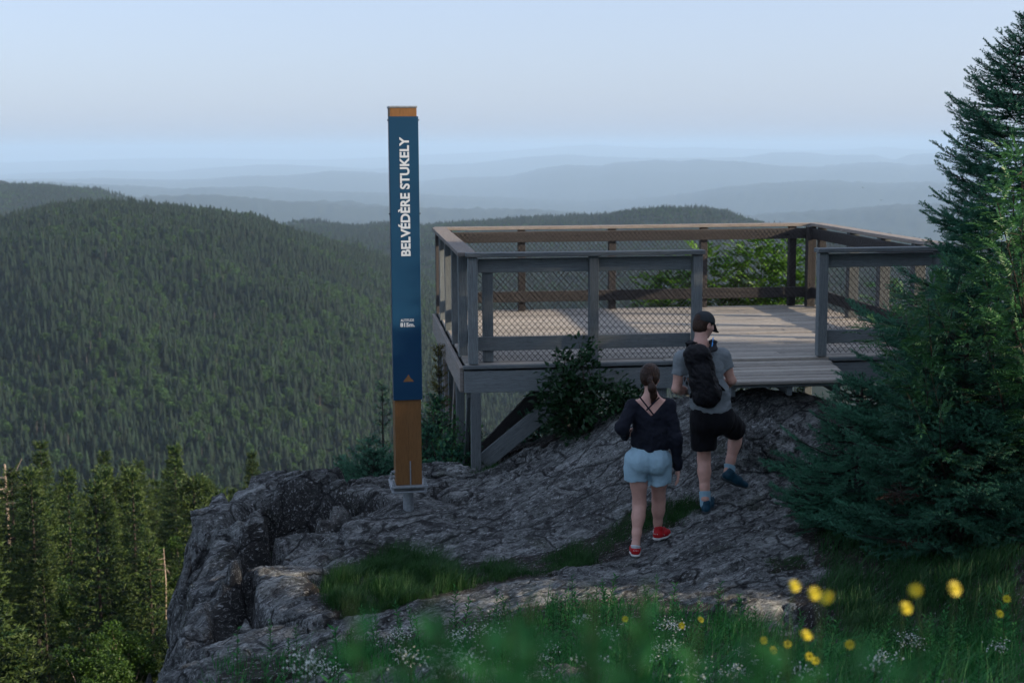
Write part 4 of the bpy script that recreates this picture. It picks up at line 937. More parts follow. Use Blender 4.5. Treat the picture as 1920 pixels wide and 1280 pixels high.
# ------------------------------------------------------------------ people, modelled as smooth distance fields
import openvdb as vdb
class SDF:
    def __init__(s, lo, hi, h):
        s.lo = np.array(lo, float); s.h = h; s.n = np.ceil((np.array(hi) - s.lo) / h).astype(int); s.f = np.full(s.n, .3, np.float32)
    def win(s, lo, hi):
        a = np.clip(np.floor((np.array(lo) - s.lo) / s.h).astype(int), 0, s.n); b = np.clip(np.ceil((np.array(hi) - s.lo) / s.h).astype(int) + 1, 0, s.n)
        sl = tuple(slice(i, j) for i, j in zip(a, b)); ax = [s.lo[i] + s.h * np.arange(a[i], b[i]) for i in range(3)]
        return sl, np.stack(np.meshgrid(*ax, indexing='ij'), -1)
    @staticmethod
    def smin(a, b, k):
        if k <= 0: return np.minimum(a, b)
        h = np.maximum(k - np.abs(a - b), 0) / k; return np.minimum(a, b) - h * h * k / 4
    @staticmethod
    def flatten(q, flat):
        if flat is None: return q, 1.0
        m = 1.0
        for a, f in (flat if isinstance(flat, list) else [flat]):
            a = np.array(a, float); a /= np.linalg.norm(a); q = q + a * ((q @ a) * (1 / f - 1))[..., None]; m = min(m, f)
        return q, m
    def dcone(s, p, a, b, ra, rb, flat=None):
        a = np.array(a, float); b = np.array(b, float); d = b - a; t = np.clip(((p - a) @ d) / (d @ d + 1e-12), 0, 1)
        q, m = s.flatten(p - (a + d * t[..., None]), flat); return (np.linalg.norm(q, axis=-1) - (ra + (rb - ra) * t)) * (m ** .5)
    def cone(s, a, b, ra, rb, k=.02, flat=None, sub=False):
        mg = max(ra, rb) * max([1] + [f for _, f in (flat if isinstance(flat, list) else [flat] if flat else [])]) + k + .02
        sl, p = s.win(np.minimum(a, b) - mg, np.maximum(a, b) + mg)
        if p.size == 0: return
        d = s.dcone(p, a, b, ra, rb, flat); s.f[sl] = -s.smin(-s.f[sl], d, k) if sub else s.smin(s.f[sl], d, k)
    def ell(s, c, r, axes=None, k=.02, sub=False):
        c = np.array(c, float); mg = max(r) + k + .02; sl, p = s.win(c - mg, c + mg); q = p - c
        if axes is not None: q = q @ np.array(axes).T
        r = np.array(r, float); k0 = np.linalg.norm(q / r, axis=-1); k1 = np.linalg.norm(q / (r * r), axis=-1); d = k0 * (k0 - 1) / (k1 + 1e-9)
        s.f[sl] = -s.smin(-s.f[sl], d, k) if sub else s.smin(s.f[sl], d, k)
    def plane(s, c, n, k=0):
        sl, p = s.win(s.lo, s.lo + s.h * s.n); n = np.array(n, float); n /= np.linalg.norm(n); s.f = np.maximum(s.f, ((p - np.array(c)) @ n)[tuple(slice(0, m) for m in s.n)].astype(np.float32))
    def apply(s, fn, cut=False):
        sl, p = s.win(s.lo, s.lo + s.h * s.n); p = p[tuple(slice(0, m) for m in s.n)]; m = (s.f < .05) if cut else (np.abs(s.f) < .05); s.f[m] = fn(p[m], s.f[m])
    def mesh(s, name, mat, parent=None, org=None, **k):
        g_ = vdb.FloatGrid(.3); f = s.f.copy(); f[0] = f[-1] = .3; f[:, 0] = f[:, -1] = .3; f[:, :, 0] = f[:, :, -1] = .3; g_.copyFromArray(f)
        P_, T, Q = g_.convertToPolygons(0.0, 0.0); V = P_ * s.h + s.lo - (np.zeros(3) if org is None else org)
        Q = np.asarray(Q)[:, ::-1]
        o = mesh_obj(name, V, Q.astype(np.int64), mat, parent, smooth=True, **k); 
        return o
def A(*v): return np.array(v, float)
def lerp(a, b, t): return a + (b - a) * t
def cloth_mat(name, col, var=.2, rough=.85, sc=14, wv=.35):
    m = NT(name); c = m.coord(); n = m.noise(c, sc, 4); f = m.noise(c, 260, 2); w = m.noise(m.mapping(c, (1, 1, .45), (0, 0, .4)), 22, 3, .55, .8)
    col_ = m.ramp(n, [(.3, tuple(x * (1 - var) for x in col)), (.7, tuple(x * (1 + var) for x in col))])
    return m.done(col_, rough, m.bump(f, .25, .002, m.bump(w, wv, .012)), spec=.2)
M['skin'] = plain('skin', (.55, .31, .24), .5, 0, .10, 18, .08, .001); M['skin'].node_tree.nodes['Principled BSDF'].inputs['Subsurface Weight'].default_value = .06
M['skin_w'] = plain('tanned_skin', (.55, .31, .245), .5, 0, .10, 18, .08, .001)
M['hair'] = cloth_mat('dark_brown_hair', (.028, .014, .009), .5, .45, 60, .9)
M['hair_m'] = cloth_mat('short_brown_hair', (.040, .022, .015), .5, .6, 90, .9)
M['tee'] = cloth_mat('heather_grey_tee', (.19, .215, .225), .10); M['blackshort'] = cloth_mat('black_shorts', (.006, .006, .008), .2)
M['navy'] = cloth_mat('dark_navy_jersey', (.009, .011, .019), .15, wv=.6); M['paleblue'] = cloth_mat('pale_blue_shorts', (.30, .45, .53), .08, wv=.6)
M['pack'] = cloth_mat('black_pack_nylon', (.007, .007, .009), .3, .6, 20, .8); M['packtrim'] = cloth_mat('black_webbing', (.012, .012, .014), .2, .7)
M['cap'] = cloth_mat('charcoal_cap', (.032, .038, .042), .15); M['sock_b'] = cloth_mat('pale_blue_sock', (.26, .42, .50), .1); M['sock_w'] = cloth_mat('white_sock', (.62, .64, .66), .05)
M['red'] = cloth_mat('red_running_shoe', (.40, .012, .016), .2, .5); M['teal'] = cloth_mat('teal_blue_shoe', (.012, .055, .085), .2, .5)
M['sole_w'] = plain('pale_rubber_sole', (.50, .50, .48), .6, 0, .15, 30); M['sole_d'] = plain('dark_rubber_sole', (.02, .03, .035), .6, 0, .2, 30)
M['bluetube'] = plain('bright_blue_hose', (.05, .32, .75), .4); M['ink'] = plain('dark_anklet', (.03, .03, .035), .7)
M['lips'] = plain('lips', (.30, .10, .09), .5)

def hand(S, w, d, nrm, side, curl=.5, sc=1.0):
    """wrist w, pointing d, back of the hand nrm, thumb toward side vector"""
    d = unit(A(*d)); nrm = unit(A(*nrm) - d * (A(*nrm) @ d)); sd = unit(A(*side) - d * (A(*side) @ d) - nrm * (A(*side) @ nrm))
    pal = w + d * .085 * sc
    for k in (-1, -.3, .4, 1): S.cone(w + sd * k * .012 + d * .01, pal + sd * k * .028 * sc, .017, .0125, .012, (nrm, .85))
    for i, (o, L) in enumerate([(.034, .072), (.011, .082), (-.012, .076), (-.034, .060)]):
        b = pal + sd * o * sc; dd = d; p = b
        for j, fr in enumerate((.45, .32, .25)):
            dd = unit(dd - nrm * curl * (.55 + .35 * j) + sd * o * .6); q = p + dd * L * fr * sc; S.cone(p, q, .0088 - .0009 * j, .0080 - .0009 * j, .002); p = q
    t0 = w + d * .03 * sc + sd * .026 * sc; t1 = t0 + unit(d * .7 + sd * .8 - nrm * .25) * .035 * sc; t2 = t1 + unit(d * .9 + sd * .35 - nrm * .4) * .030 * sc
    S.cone(t0, t1, .013, .0105, .008); S.cone(t1, t2, .0098, .008, .003)
def head(S, c, fd, up, k=.01, sc=1.0):
    fd = unit(fd); up = unit(up - fd * (up @ fd)); sx = np.cross(fd, up); ax = [sx, fd, up]
    S.ell(c + up * .018 * sc, A(.073, .092, .090) * sc, ax, .01); S.ell(c + fd * .022 - up * .045 * sc, A(.056, .066, .068) * sc, ax, .04)
    S.ell(c + fd * .058 * sc - up * .085 * sc, A(.024, .022, .018) * sc, ax, .03)                       # chin
    S.cone(c + fd * .088 * sc + up * .012 * sc, c + fd * .108 * sc - up * .022 * sc, .008, .013, .012)            # nose
    S.cone(c + fd * .084 * sc + up * .030 * sc - sx * .03, c + fd * .084 * sc + up * .030 * sc + sx * .03, .008, .008, .015)  # brow
    for q in (-1, 1):
        S.ell(c + fd * .088 * sc + up * .012 * sc + sx * q * .030, A(.013, .008, .009), ax, .004, sub=True)
        S.ell(c + fd * .082 * sc + up * .012 * sc + sx * q * .030, A(.011, .009, .009), ax, .002)
        S.ell(c + fd * .055 * sc - up * .02 + sx * q * .045, A(.02, .02, .018), ax, .03)
        S.ell(c + sx * q * .076 * sc - up * .008 - fd * .004, A(.010, .019, .031) * sc, ax, .005); S.ell(c + sx * q * .084 * sc - up * .006 - fd * .0, A(.006, .010, .018) * sc, ax, .003, sub=True)
    S.cone(c + fd * .090 * sc - up * .052 * sc - sx * .016, c + fd * .090 * sc - up * .052 * sc + sx * .016, .0065, .0065, .008)  # mouth
    return ax
def leg_shape(S, hip, knee, ank, rt, rk, rc, ra, back, dz=0):
    S.cone(hip, lerp(hip, knee, .55), rt, lerp(rt, rk, .62), .05); S.cone(lerp(hip, knee, .5), knee, lerp(rt, rk, .55), rk, .03)
    m = lerp(knee, ank, .30); S.cone(knee, m, rk * .95, rc * .92, .03); S.cone(m, lerp(knee, ank, .72), rc * .92, ra * 1.15, .03); S.cone(lerp(knee, ank, .7), ank, ra * 1.15, ra, .02)
    S.cone(lerp(knee, ank, .16) + back * .020, lerp(knee, ank, .44) + back * .014, rc * .62, rc * .50, .04)
    S.ell(ank + A(.0, 0, .0), (ra * 1.08, ra * 1.08, ra * 1.0), None, .01)
def shoe(parent, org, heel, toe, up, mu, ms, name='shoe', sc=1.0, marks=None, lab=None):
    heel = A(*heel); toe = A(*toe); fw = unit(toe - heel); up = unit(up - fw * (up @ fw)); sd = np.cross(fw, up); L = np.linalg.norm(toe - heel)
    lo = np.minimum(heel, toe) - .12; hi = np.maximum(heel, toe) + .16
    S = SDF(lo, hi, .004); S.cone(heel + up * .040 + fw * .03, heel + fw * L * .55 + up * .038, .036, .040, .02); S.cone(heel + fw * L * .5 + up * .034, toe - fw * .035 + up * .030, .041, .034, .03, (up, .85))
    S.cone(heel + fw * .045 + up * .05, heel + fw * .05 + up * .088, .036, .037, .02); S.cone(heel + fw * .055 + up * .095, heel + fw * .06 + up * .14, .022, .028, .006, sub=True); S.cone(heel + fw * .08 + up * .075, heel + fw * L * .62 + up * .062, .024, .018, .02)
    S.plane(heel + up * .016, -up); o = S.mesh(name, mu, parent, org)
    S = SDF(lo, hi, .004); S.cone(heel + up * .012 + fw * .03, heel + fw * L * .5 + up * .010, .040, .040, .02, (up, .42)); S.cone(heel + fw * L * .5 + up * .010, toe - fw * .034 + up * .014, .044, .037, .02, (up, .42)); S.mesh('sole', ms, o, org)
    mb = MB()
    for i in range(4):
        c = heel + fw * (L * .42 + i * .022) + up * (.085 - i * .008); mb.tube([c - sd * .022 - org, c + up * .008 - org, c + sd * .022 - org], .0028, 5)
    mb.build('lace', M['sole_w'] if marks else M['sole_d'], o)
    if marks:   # small pale marks on the heel and side
        mb = MB()
        for i in range(4):
            a = -.5 + i * .33; c = heel + fw * (.032 - .0375 * math.cos(a)) + sd * .0375 * math.sin(a) + up * .052; mb.tube([c - org, c + up * .008 - org], .0022, 4)
        mb.build('heel_mark', M['sole_w'], o); mb = MB()
        for sg in (1,):
            for i in range(5): c = heel + fw * (.07 + i * .013) + sd * sg * .041 + up * .036; mb.tube([c - org, c + up * .007 + fw * .003 - org], .0020, 4)
        mb.build('shoe_mark', M['sole_w'], o)
    return o
UP = A(0, 0, 1)

# ---------------- the man
def man():
    Y = 12.0
    pel, wai, che, nek = P(1334,776,Y), P(1330,738,Y+.0), P(1319,692,Y+.03), P(1314,650,Y+.05)
    hd = P(1319,609,Y+.10); hL, hR = P(1319,784,Y), P(1351,782,Y+.03)
    kL, aL = P(1320,862,Y+.07), P(1322,934,Y-.02); kR, aR = P(1383,808,Y+.36), P(1365,884,Y+.22)
    sL, sR = P(1280,673,Y+.02), P(1353,669,Y+.06); eL, wL = P(1268,729,Y-.0), P(1297,735,Y+.20); eR, wR = P(1372,713,Y+.06), P(1348,729,Y+.24)
    heelL = P(1322,957,Y-.06); heelL[2] = gz(heelL[0], heelL[1]) + .004
    org = A(heelL[0], heelL[1], heelL[2]); fd = unit(A(.80, .55, -.32)); up = unit(A(.10, .10, 1)); fu = unit(up - fd * (up @ fd))
    lo = A(eL[0] - .12, Y - .32, heelL[2] - .02); hi = A(kR[0] + .16, Y + .62, hd[2] + .2)
    S = SDF(lo, hi, .0045); fl = (A(.12, 1, 0), .68)
    ax = head(S, hd, fd, fu); S.cone(nek, hd - fd * .02 - fu * .04, .056, .050, .02)
    S.cone(nek - UP * .02, che, .075, .145, .05, fl); S.cone(che, wai, .150, .128, .05, fl); S.cone(wai, pel, .130, .140, .05, (A(.12, 1, 0), .78))
    for s_, e_, w_ in ((sL, eL, wL), (sR, eR, wR)):
        S.cone(lerp(nek, s_, .35) - UP * .03, s_, .05, .058, .04); S.cone(s_, lerp(s_, e_, .5), .055, .050, .03); S.cone(lerp(s_, e_, .5), e_, .049, .038, .02)
        S.cone(e_, lerp(e_, w_, .35), .038, .040, .02); S.cone(lerp(e_, w_, .3), w_, .041, .026, .02)
    hand(S, wL, A(.75, .5, .15), A(-.2, .2, 1), A(.2, .8, .2), .6); hand(S, wR, A(-.75, .45, .1), A(.2, .1, 1), A(-.2, .8, .2), .6)
    bk = A(-.1, -1, 0)
    leg_shape(S, hL, kL, aL, .088, .055, .058, .036, bk); leg_shape(S, hR, kR, aR, .088, .056, .058, .036, A(-.4, -.9, -.2))
    S.cone(aL, aL + A(.0, .005, -.02), .030, .026, .01); S.cone(aR, aR + A(.005, .01, -.02), .030, .026, .01)
    S.plane(heelL + UP * .03, -UP)
    body = S.mesh('person', M['skin'], None, org, loc=org, label='man in grey T-shirt, black shorts and cap stepping up the rock with a black backpack', cat='person')
    # hair
    S = SDF(hd - .16, hd + .16, .004); S.ell(hd + fu * .022 - fd * .008, (.079, .094, .094), ax, 0); S.ell(hd - fu * .035 - fd * .035, (.062, .060, .055), ax, .03)
    S.apply(lambda p, f: np.maximum(f, np.maximum(((p - hd) @ fd) - .045 - .25 * ((p - hd) @ fu), -((p - hd) @ fu) - .078 )) + .0025 * pnoise(p * 90), True)
    for q in (-1, 1): S.ell(hd + ax[0] * q * .080 - fu * .01 + fd * .004, (.016, .022, .034), ax, .004, sub=True)
    S.mesh('hair', M['hair_m'], body, org)
    # cap: crown, brim, opening at the back
    S = SDF(hd - .2, hd + .22, .004); cc = hd + fu * .034; S.ell(cc, (.084, .101, .088), ax, 0); S.ell(cc, (.078, .095, .082), ax, 0, sub=True)
    S.apply(lambda p, f: np.maximum(f, -((p - cc) @ fu) - .012 + .10 * np.abs((p - cc) @ fd) * 0), True); S.ell(cc - fd * .095 + fu * .012, (.036, .05, .026), ax, .006, sub=True)
    crown = S.mesh('cap', M['cap'], body, org)
    S = SDF(hd - .25, hd + .28, .004); bdir = unit(fd - fu * .30); S.cone(cc + fd * .075 - fu * .006, cc + bdir * .135 - fu * .012, .066, .052, .02, (unit(fu + fd * .2), .09)); S.ell(cc + fd * .0, (.080, .094, .2), ax, 0, sub=True)
    S.mesh('brim', M['cap'], crown, org)
    # eyes
    for q in (-1, 1):
        S = SDF(hd - .15, hd + .15, .003); S.ell(hd + fd * .0845 + fu * .012 + ax[0] * q * .030, (.008, .0065, .004), ax, 0); S.mesh('eye', M['blackshort'], body, org)
    # T-shirt
    hem = P(1333, 769, Y); S = SDF(lo, hi, .0055)
    S.cone(nek - UP * .035, che, .088, .166, .05, fl); S.cone(che, wai, .170, .160, .05, fl); S.cone(wai, hem - UP * .05, .160, .186, .05, (A(.12, 1, 0), .80))
    for s_, e_ in ((sL, eL), (sR, eR)):
        S.cone(lerp(nek, s_, .4) - UP * .03, s_, .06, .074, .05); q = lerp(s_, e_, .66); S.cone(s_, q, .072, .068, .03)
        d = unit(e_ - s_)
        S.apply(lambda p, f, q=q, d=d, s_=s_: np.where((np.linalg.norm(p - q, axis=-1) < .12), np.maximum(f, (p - q) @ d + .03), f), True)
    S.plane(hem + UP * .0, -UP + A(-.08, 0, 0)); S.plane(nek + A(0, .02, .022), UP + A(0, -.35, 0))
    S.apply(lambda p, f: f + .011 * fbm(np.stack([p[:, 0] * 9 + p[:, 2] * 4, p[:, 1] * 6, p[:, 2] * 11 - p[:, 0] * 5], -1), 3) * sstep(nek[2] - .05, nek[2] - .3, p[:, 2]) + .003 * pnoise(p * 34))
    S.mesh('t_shirt', M['tee'], body, org)
    # shorts
    S = SDF(lo, hi, .0055); S.cone(wai - UP * .10, pel, .150, .170, .04, (A(.12, 1, 0), .80)); S.ell(pel + A(-.07, -.05, -.05), (.10, .10, .12), None, .06); S.ell(pel + A(.08, -.04, -.05), (.10, .10, .12), None, .06)
    eL2 = lerp(hL, kL, .74); eR2 = lerp(hR, kR, .86); S.cone(hL, eL2, .115, .112, .04); S.cone(hR, eR2, .112, .104, .04)
    for q, d, hp in ((eL2, unit(kL - hL), hL), (eR2, unit(kR - hR), hR)):
        S.apply(lambda p, f, q=q, d=d: np.where((np.linalg.norm(p - q, axis=-1) < .20), np.maximum(f, (p - q) @ d + .015), f), True)
    S.plane(P(1333, 764, Y) , UP + A(0, 0, 0)); S.apply(lambda p, f: f + .009 * fbm(np.stack([p[:, 0] * 12, p[:, 1] * 8, p[:, 2] * 5], -1), 3))
    S.mesh('shorts', M['blackshort'], body, org)
    # socks and shoes
    for a, d in ((aL, unit(A(.05, .15, -1))), (aR, unit(A(.30, .10, -.9)))):
        S = SDF(a - .2, a + .2, .004); ku = unit((kL if a is aL else kR) - a); S.cone(a + ku * .07, a + d * .055, .050, .045, .01); S.plane(a + ku * .062, ku); S.mesh('sock', M['sock_b'], body, org)
    t = heelL + A(.10, .26, .0); t[2] = gz(t[0], t[1]) * .3 + heelL[2] * .7 + .012
    shoe(body, org, heelL, t, UP, M['teal'], M['sole_d'])
    hR_ = P(1352, 897, Y + .16); tR = P(1399, 915, Y + .26); shoe(body, org, hR_, tR, UP + A(.15, -.25, 0), M['teal'], M['sole_d'])
    # watch-like dark band on the right wrist
    return body, dict(che=che, wai=wai, nek=nek, sL=sL, sR=sR, org=org, Y=Y)
mbody, mj = man()
# backpack: carried, a thing of its own
def backpack():
    Y = mj['Y']; top, bot = P(1309, 674, Y - .165), P(1324, 733, Y - .18); org = P(1325, 760, Y - .17); dn = unit(bot - top); sd = unit(np.cross(dn, A(0, 1, 0)))
    S = SDF(A(*np.minimum(top, bot)) - .28, A(*np.maximum(top, bot)) + .28, .0045); fl = (A(0, 1, 0), .62)
    S.cone(top, bot, .112, .130, .05, fl); S.ell(bot + dn * .05 + A(0, .0, 0), (.10, .075, .080), None, .06); S.ell(top - dn * .05, (.10, .07, .08), None, .05)
    S.cone(lerp(top, bot, .45) + A(0, -.06, 0), bot + A(0, -.05, 0) + dn * .03, .075, .086, .03, (A(0, 1, 0), .5))
    S.apply(lambda p, f: f + .010 * fbm(np.stack([p[:, 0] * 10, p[:, 1] * 9, p[:, 2] * 13 + p[:, 0] * 8], -1), 3) + .004 * np.abs(pnoise(p * 28)))
    # grooves: main zip arc and pocket zip
    arc = [top + dn * (.02 + .10 * abs(math.sin(t))) * 1.0 * (1 if abs(t) < 9 else 1) + sd * .102 * math.sin(t) - dn * .10 * math.cos(t) + A(0, -.055, 0) for t in np.linspace(-1.5, 1.5, 13)]
    for a, b in zip(arc[:-1], arc[1:]): S.cone(a, b, .008, .008, .006, sub=True)
    o = S.mesh('backpack', M['pack'], None, org, loc=org, label='slim black hiking backpack worn by the man in the grey T-shirt', cat='backpack')
    mb = MB(); mb.tube([a + A(0, .004, 0) - org for a in arc], .0035, 6); mb.build('zipper', M['packtrim'], o)
    che, nek, sL, sR, wai = mj['che'], mj['nek'], mj['sL'], mj['sR'], mj['wai']
    for s_, tx in ((sL, -1), (sR, 1)):
        pts = [top - dn * .045 + sd * -tx * 0 + A(tx * .055, .03, .0), lerp(nek, s_, .50) + A(0, -.12, .045), lerp(nek, s_, .55) + A(0, -.05, .098), lerp(nek, s_, .58) + A(0, .05, .085), lerp(nek, s_, .66) + A(0, .125, -.06), lerp(nek, s_, .85) + A(0, .10, -.20), wai + A(tx * .15, .04, .03), bot + A(tx * .12, .03, .0)]
        S = SDF(np.min(pts, 0) - .08, np.max(pts, 0) + .08, .005)
        for i, (a, b) in enumerate(zip(pts[:-1], pts[1:])):
            S.cone(a, b, .030 if i < 4 else .014, .030 if i < 3 else .014, .02, (unit(np.cross(b - a, A(1, 0, 0)) + A(0, .001, 0)), .30))
        S.mesh('shoulder_strap', M['packtrim'], o, org)
    q = lerp(nek, sR, .50); mb = MB(); mb.tube([q + A(-.02, -.13, .03) - org, q + A(-.005, -.10, .075) - org, q + A(.01, -.03, .125) - org, q + A(.025, .05, .115) - org], .0045, 8); mb.build('drinking_hose', M['bluetube'], o)
    c = P(1284, 712, Y - .17); mb = MB(); mb.tube([c + A(.012 * math.cos(t) + .004 * math.sin(2 * t), 0, .032 * math.sin(t)) - org for t in np.linspace(0, 6.28, 17)], .0034, 6); mb.build('carabiner', M['steel'], o)
    mb = MB(); mb.tube([lerp(top, bot, .8) + A(.12, -.02, 0) - org, wai + A(.155, -.03, -.0) - org, wai + A(.15, .05, .0) - org], .010, 6); mb.build('hip_strap', M['packtrim'], o)
    mb = MB(); mb.tube([bot + A(-.12, .0, -.01) - org, wai + A(-.16, -.01, -.03) - org, wai + A(-.14, .06, -.02) - org], .010, 6); mb.build('hip_strap', M['packtrim'], o)
    lp = MB(); t0 = top - dn * .115; lp.tube([t0 + A(-.025, .02, 0) - org, t0 + A(-.02, .02, .03) - org, t0 + A(.02, .02, .03) - org, t0 + A(.025, .02, 0) - org], .006, 6); lp.build('grab_loop', M['packtrim'], o)
backpack()

# ---------------- the woman
def woman():
    Y = 11.2
    pel, wai, che, nek = P(1215,856,Y), P(1219,822,Y+.0), P(1220,782,Y+.01), P(1221,743,Y+.02)
    hd = P(1219,706,Y+.07); hL, hR = P(1196,862,Y), P(1235,862,Y+.02)
    kL, aL = P(1199,945,Y+.06), P(1192,1020,Y-.04); kR, aR = P(1235,938,Y+.20), P(1233,994,Y+.24)
    sL, sR = P(1186,762,Y), P(1254,761,Y+.03); eL, wL = P(1165,802,Y-.10), P(1172,817,Y+.10); eR, wR = P(1266,822,Y-.04), P(1271,877,Y+.06)
    heelL = P(1192,1044,Y-.08); heelL[2] = gz(heelL[0], heelL[1]) + .006; org = A(heelL[0], heelL[1], heelL[2])
    fd = unit(A(.22, .95, -.28)); up = unit(A(.02, .15, 1)); fu = unit(up - fd * (up @ fd))
    lo = A(eL[0] - .12, Y - .34, heelL[2] - .02); hi = A(wR[0] + .14, Y + .56, hd[2] + .18)
    S = SDF(lo, hi, .0045); fl = (A(0, 1, 0), .68); sc = .93
    ax = head(S, hd, fd, fu, sc=sc); S.cone(nek, hd - fd * .02 - fu * .04, .046, .044, .02)
    S.cone(nek - UP * .025, che, .060, .122, .05, fl); S.cone(che, wai, .122, .108, .05, fl); S.cone(wai, pel, .104, .116, .05, (A(0, 1, 0), .80))
    S.ell(pel + A(-.060, -.035, -.03), (.070, .068, .082), None, .05); S.ell(pel + A(.060, -.03, -.03), (.070, .068, .082), None, .05)
    for s_, e_, w_ in ((sL, eL, wL), (sR, eR, wR)):
        S.cone(lerp(nek, s_, .3) - UP * .02, s_, .040, .044, .04); S.cone(s_, lerp(s_, e_, .5), .042, .038, .03); S.cone(lerp(s_, e_, .5), e_, .038, .031, .02)
        S.cone(e_, lerp(e_, w_, .35), .031, .033, .02); S.cone(lerp(e_, w_, .3), w_, .033, .022, .02)
    hand(S, wL, A(.35, .75, .12), A(-.8, .2, .4), A(0, .3, .9), .5, .9); hand(S, wR, A(.06, .12, -1), A(.9, -.1, .1), A(0, 1, 0), .28, .9)
    bk = A(0, -1, 0); leg_shape(S, hL, kL, aL, .080, .054, .054, .032, bk); leg_shape(S, hR, kR, aR, .080, .053, .053, .031, A(.0, -1, -.2))
    S.cone(aL, aL + A(0, .02, -.03), .031, .028, .01); S.cone(aR, aR + A(.01, .02, -.03), .031, .028, .01); S.plane(heelL + UP * .03, -UP)
    # a defined spine line on the open back
    S.apply(lambda p, f: f + .006 * np.exp(-((p[:, 0] - nek[0]) / .010) ** 2) * (p[:, 1] < Y) * (p[:, 2] > che[2] - .02) * (p[:, 2] < nek[2]) )
    body = S.mesh('person', M['skin_w'], None, org, loc=org, label='woman in dark long-sleeve top and pale blue shorts with ponytail walking up the rock', cat='person')
    S = SDF(hd - .22, hd + .2, .004); S.ell(hd + fu * .018 - fd * .012, (.080, .096, .092), ax, 0); S.ell(hd - fu * .03 - fd * .045, (.066, .052, .062), ax, .03)
    S.apply(lambda p, f: np.maximum(f, np.maximum(((p - hd) @ fd) - .055 - .45 * ((p - hd) @ fu), -((p - hd) @ fu) - .080)) + .003 * fbm(np.stack([p[:, 0] * 120, p[:, 1] * 40, p[:, 2] * 40], -1), 2), True)
    hair = S.mesh('hair', M['hair'], body, org)
    pt = [P(1219,707,Y-.035), P(1219,714,Y-.065), P(1223,728,Y-.085), P(1226,742,Y-.075), P(1222,757,Y-.06)]; rr = [.020, .017, .030, .026, .006]
    S = SDF(np.min(pt, 0) - .08, np.max(pt, 0) + .08, .004)
    for i in range(4): S.cone(pt[i], pt[i + 1], rr[i], rr[i + 1], .02, (A(0, 1, 0), .8))
    S.apply(lambda p, f: f + .005 * fbm(np.stack([p[:, 0] * 95, p[:, 1] * 60, p[:, 2] * 14], -1), 2)); S.mesh('ponytail', M['hair'], hair, org)
    mb = MB(); c = pt[1]; mb.tube([c + A(.019 * math.cos(t), .017 * math.sin(t), 0) - org for t in np.linspace(0, 6.28, 15)], .0045, 6); mb.build('hair_tie', M['ink'], hair)
    # top with deep V back and long sleeves
    hem = P(1221, 842, Y); S = SDF(lo, hi, .0055)
    S.cone(nek - UP * .02, che, .076, .132, .05, fl); S.cone(che, wai, .136, .140, .06, (A(0, 1, 0), .74)); S.cone(wai, hem + UP * .055, .142, .138, .04, (A(0, 1, 0), .8))
    S.plane(hem, -UP)
    for s_, e_, w_ in ((sL, eL, wL), (sR, eR, wR)):
        S.cone(lerp(nek, s_, .5) - UP * .015, s_, .046, .056, .05); S.cone(s_, e_, .056, .053, .03); S.cone(e_, lerp(e_, w_, .95), .053, .038, .02)
    S.apply(lambda p, f: f + .012 * fbm(np.stack([p[:, 0] * 9 - p[:, 2] * 6, p[:, 1] * 6, p[:, 2] * 8 + p[:, 0] * 5], -1), 3) * sstep(nek[2], nek[2] - .2, p[:, 2]) + .004 * pnoise(p * 30))
    vb = P(1222, 781, Y - .1); xl, xr = P(1183, 741, Y)[0], P(1258, 741, Y)[0]; zt = P(1220, 741, Y)[2]
    def vcut(p, f):
        t = (p[:, 2] - vb[2]) / (zt - vb[2]); xa = vb[0] + (xl - vb[0]) * t; xb = vb[0] + (xr - vb[0]) * t
        wgt = np.minimum(p[:, 0] - xa, xb - p[:, 0]) * .85; wgt = np.minimum(wgt, (Y + .05 - p[:, 1]) ); wgt = np.where(t < 0, -.1, wgt)
        return np.maximum(f, wgt)
    S.apply(vcut, True); S.plane(nek + A(0, 0, .0), UP + A(0, -.6, 0)); S.plane(hem + A(0, 0, .008), -UP + A(.06, 0, 0)) if False else None
    S.mesh('long_sleeve_top', M['navy'], body, org)
    S = SDF(lo, hi, .006)
    for s_, (x0, y0, x1, y1) in enumerate([(1194, 741, 1229, 777), (1241, 744, 1217, 777)]):
        pass
    for (x0, y0, x1, y1) in [(1198, 742, 1226, 778), (1236, 745, 1212, 769)]:
        mb = MB(); a0 = P(x0, y0, Y - .066); a1 = P((x0 + x1) / 2, (y0 + y1) / 2, Y - .095); a2 = P(x1, y1, Y - .098); mb.tube([a0 - org, a1 - org, a2 - org], .006, 6); mb.build('bra_strap', M['navy'], body)
    # shorts
    S = SDF(lo, hi, .0055); S.cone(wai - UP * .03, pel, .118, .138, .04, (A(0, 1, 0), .82)); S.ell(pel + A(-.070, -.05, -.035), (.086, .088, .10), None, .05); S.ell(pel + A(.068, -.045, -.035), (.086, .088, .10), None, .05)
    qL = P(1192, 900, Y + .01); qR = P(1236, 907, Y + .06); S.cone(hL + A(-.012, 0, 0), qL - UP * .03, .098, .094, .03); S.cone(hR + A(.008, 0, 0), qR - UP * .03, .098, .092, .03)
    xm = P(1215, 880, Y)[0]; zl, zr = qL[2], qR[2]
    S.apply(lambda p, f: np.maximum(f, np.where(p[:, 0] < xm, zl + .10 * (xm - .09 - p[:, 0]) * 0 - p[:, 2], zr - .25 * (p[:, 0] - xm - .11) * 0 + .35 * np.maximum(p[:, 0] - xm - .13, 0) - p[:, 2])), True)
    S.plane(P(1215, 836, Y), UP); S.apply(lambda p, f: f + .008 * fbm(np.stack([p[:, 0] * 12 + p[:, 2] * 6, p[:, 1] * 7, p[:, 2] * 7], -1), 3) - .0 + .006 * np.exp(-((p[:, 0] - xm - .004) / .012) ** 2) * (p[:, 1] < Y))
    S.mesh('shorts', M['paleblue'], body, org)
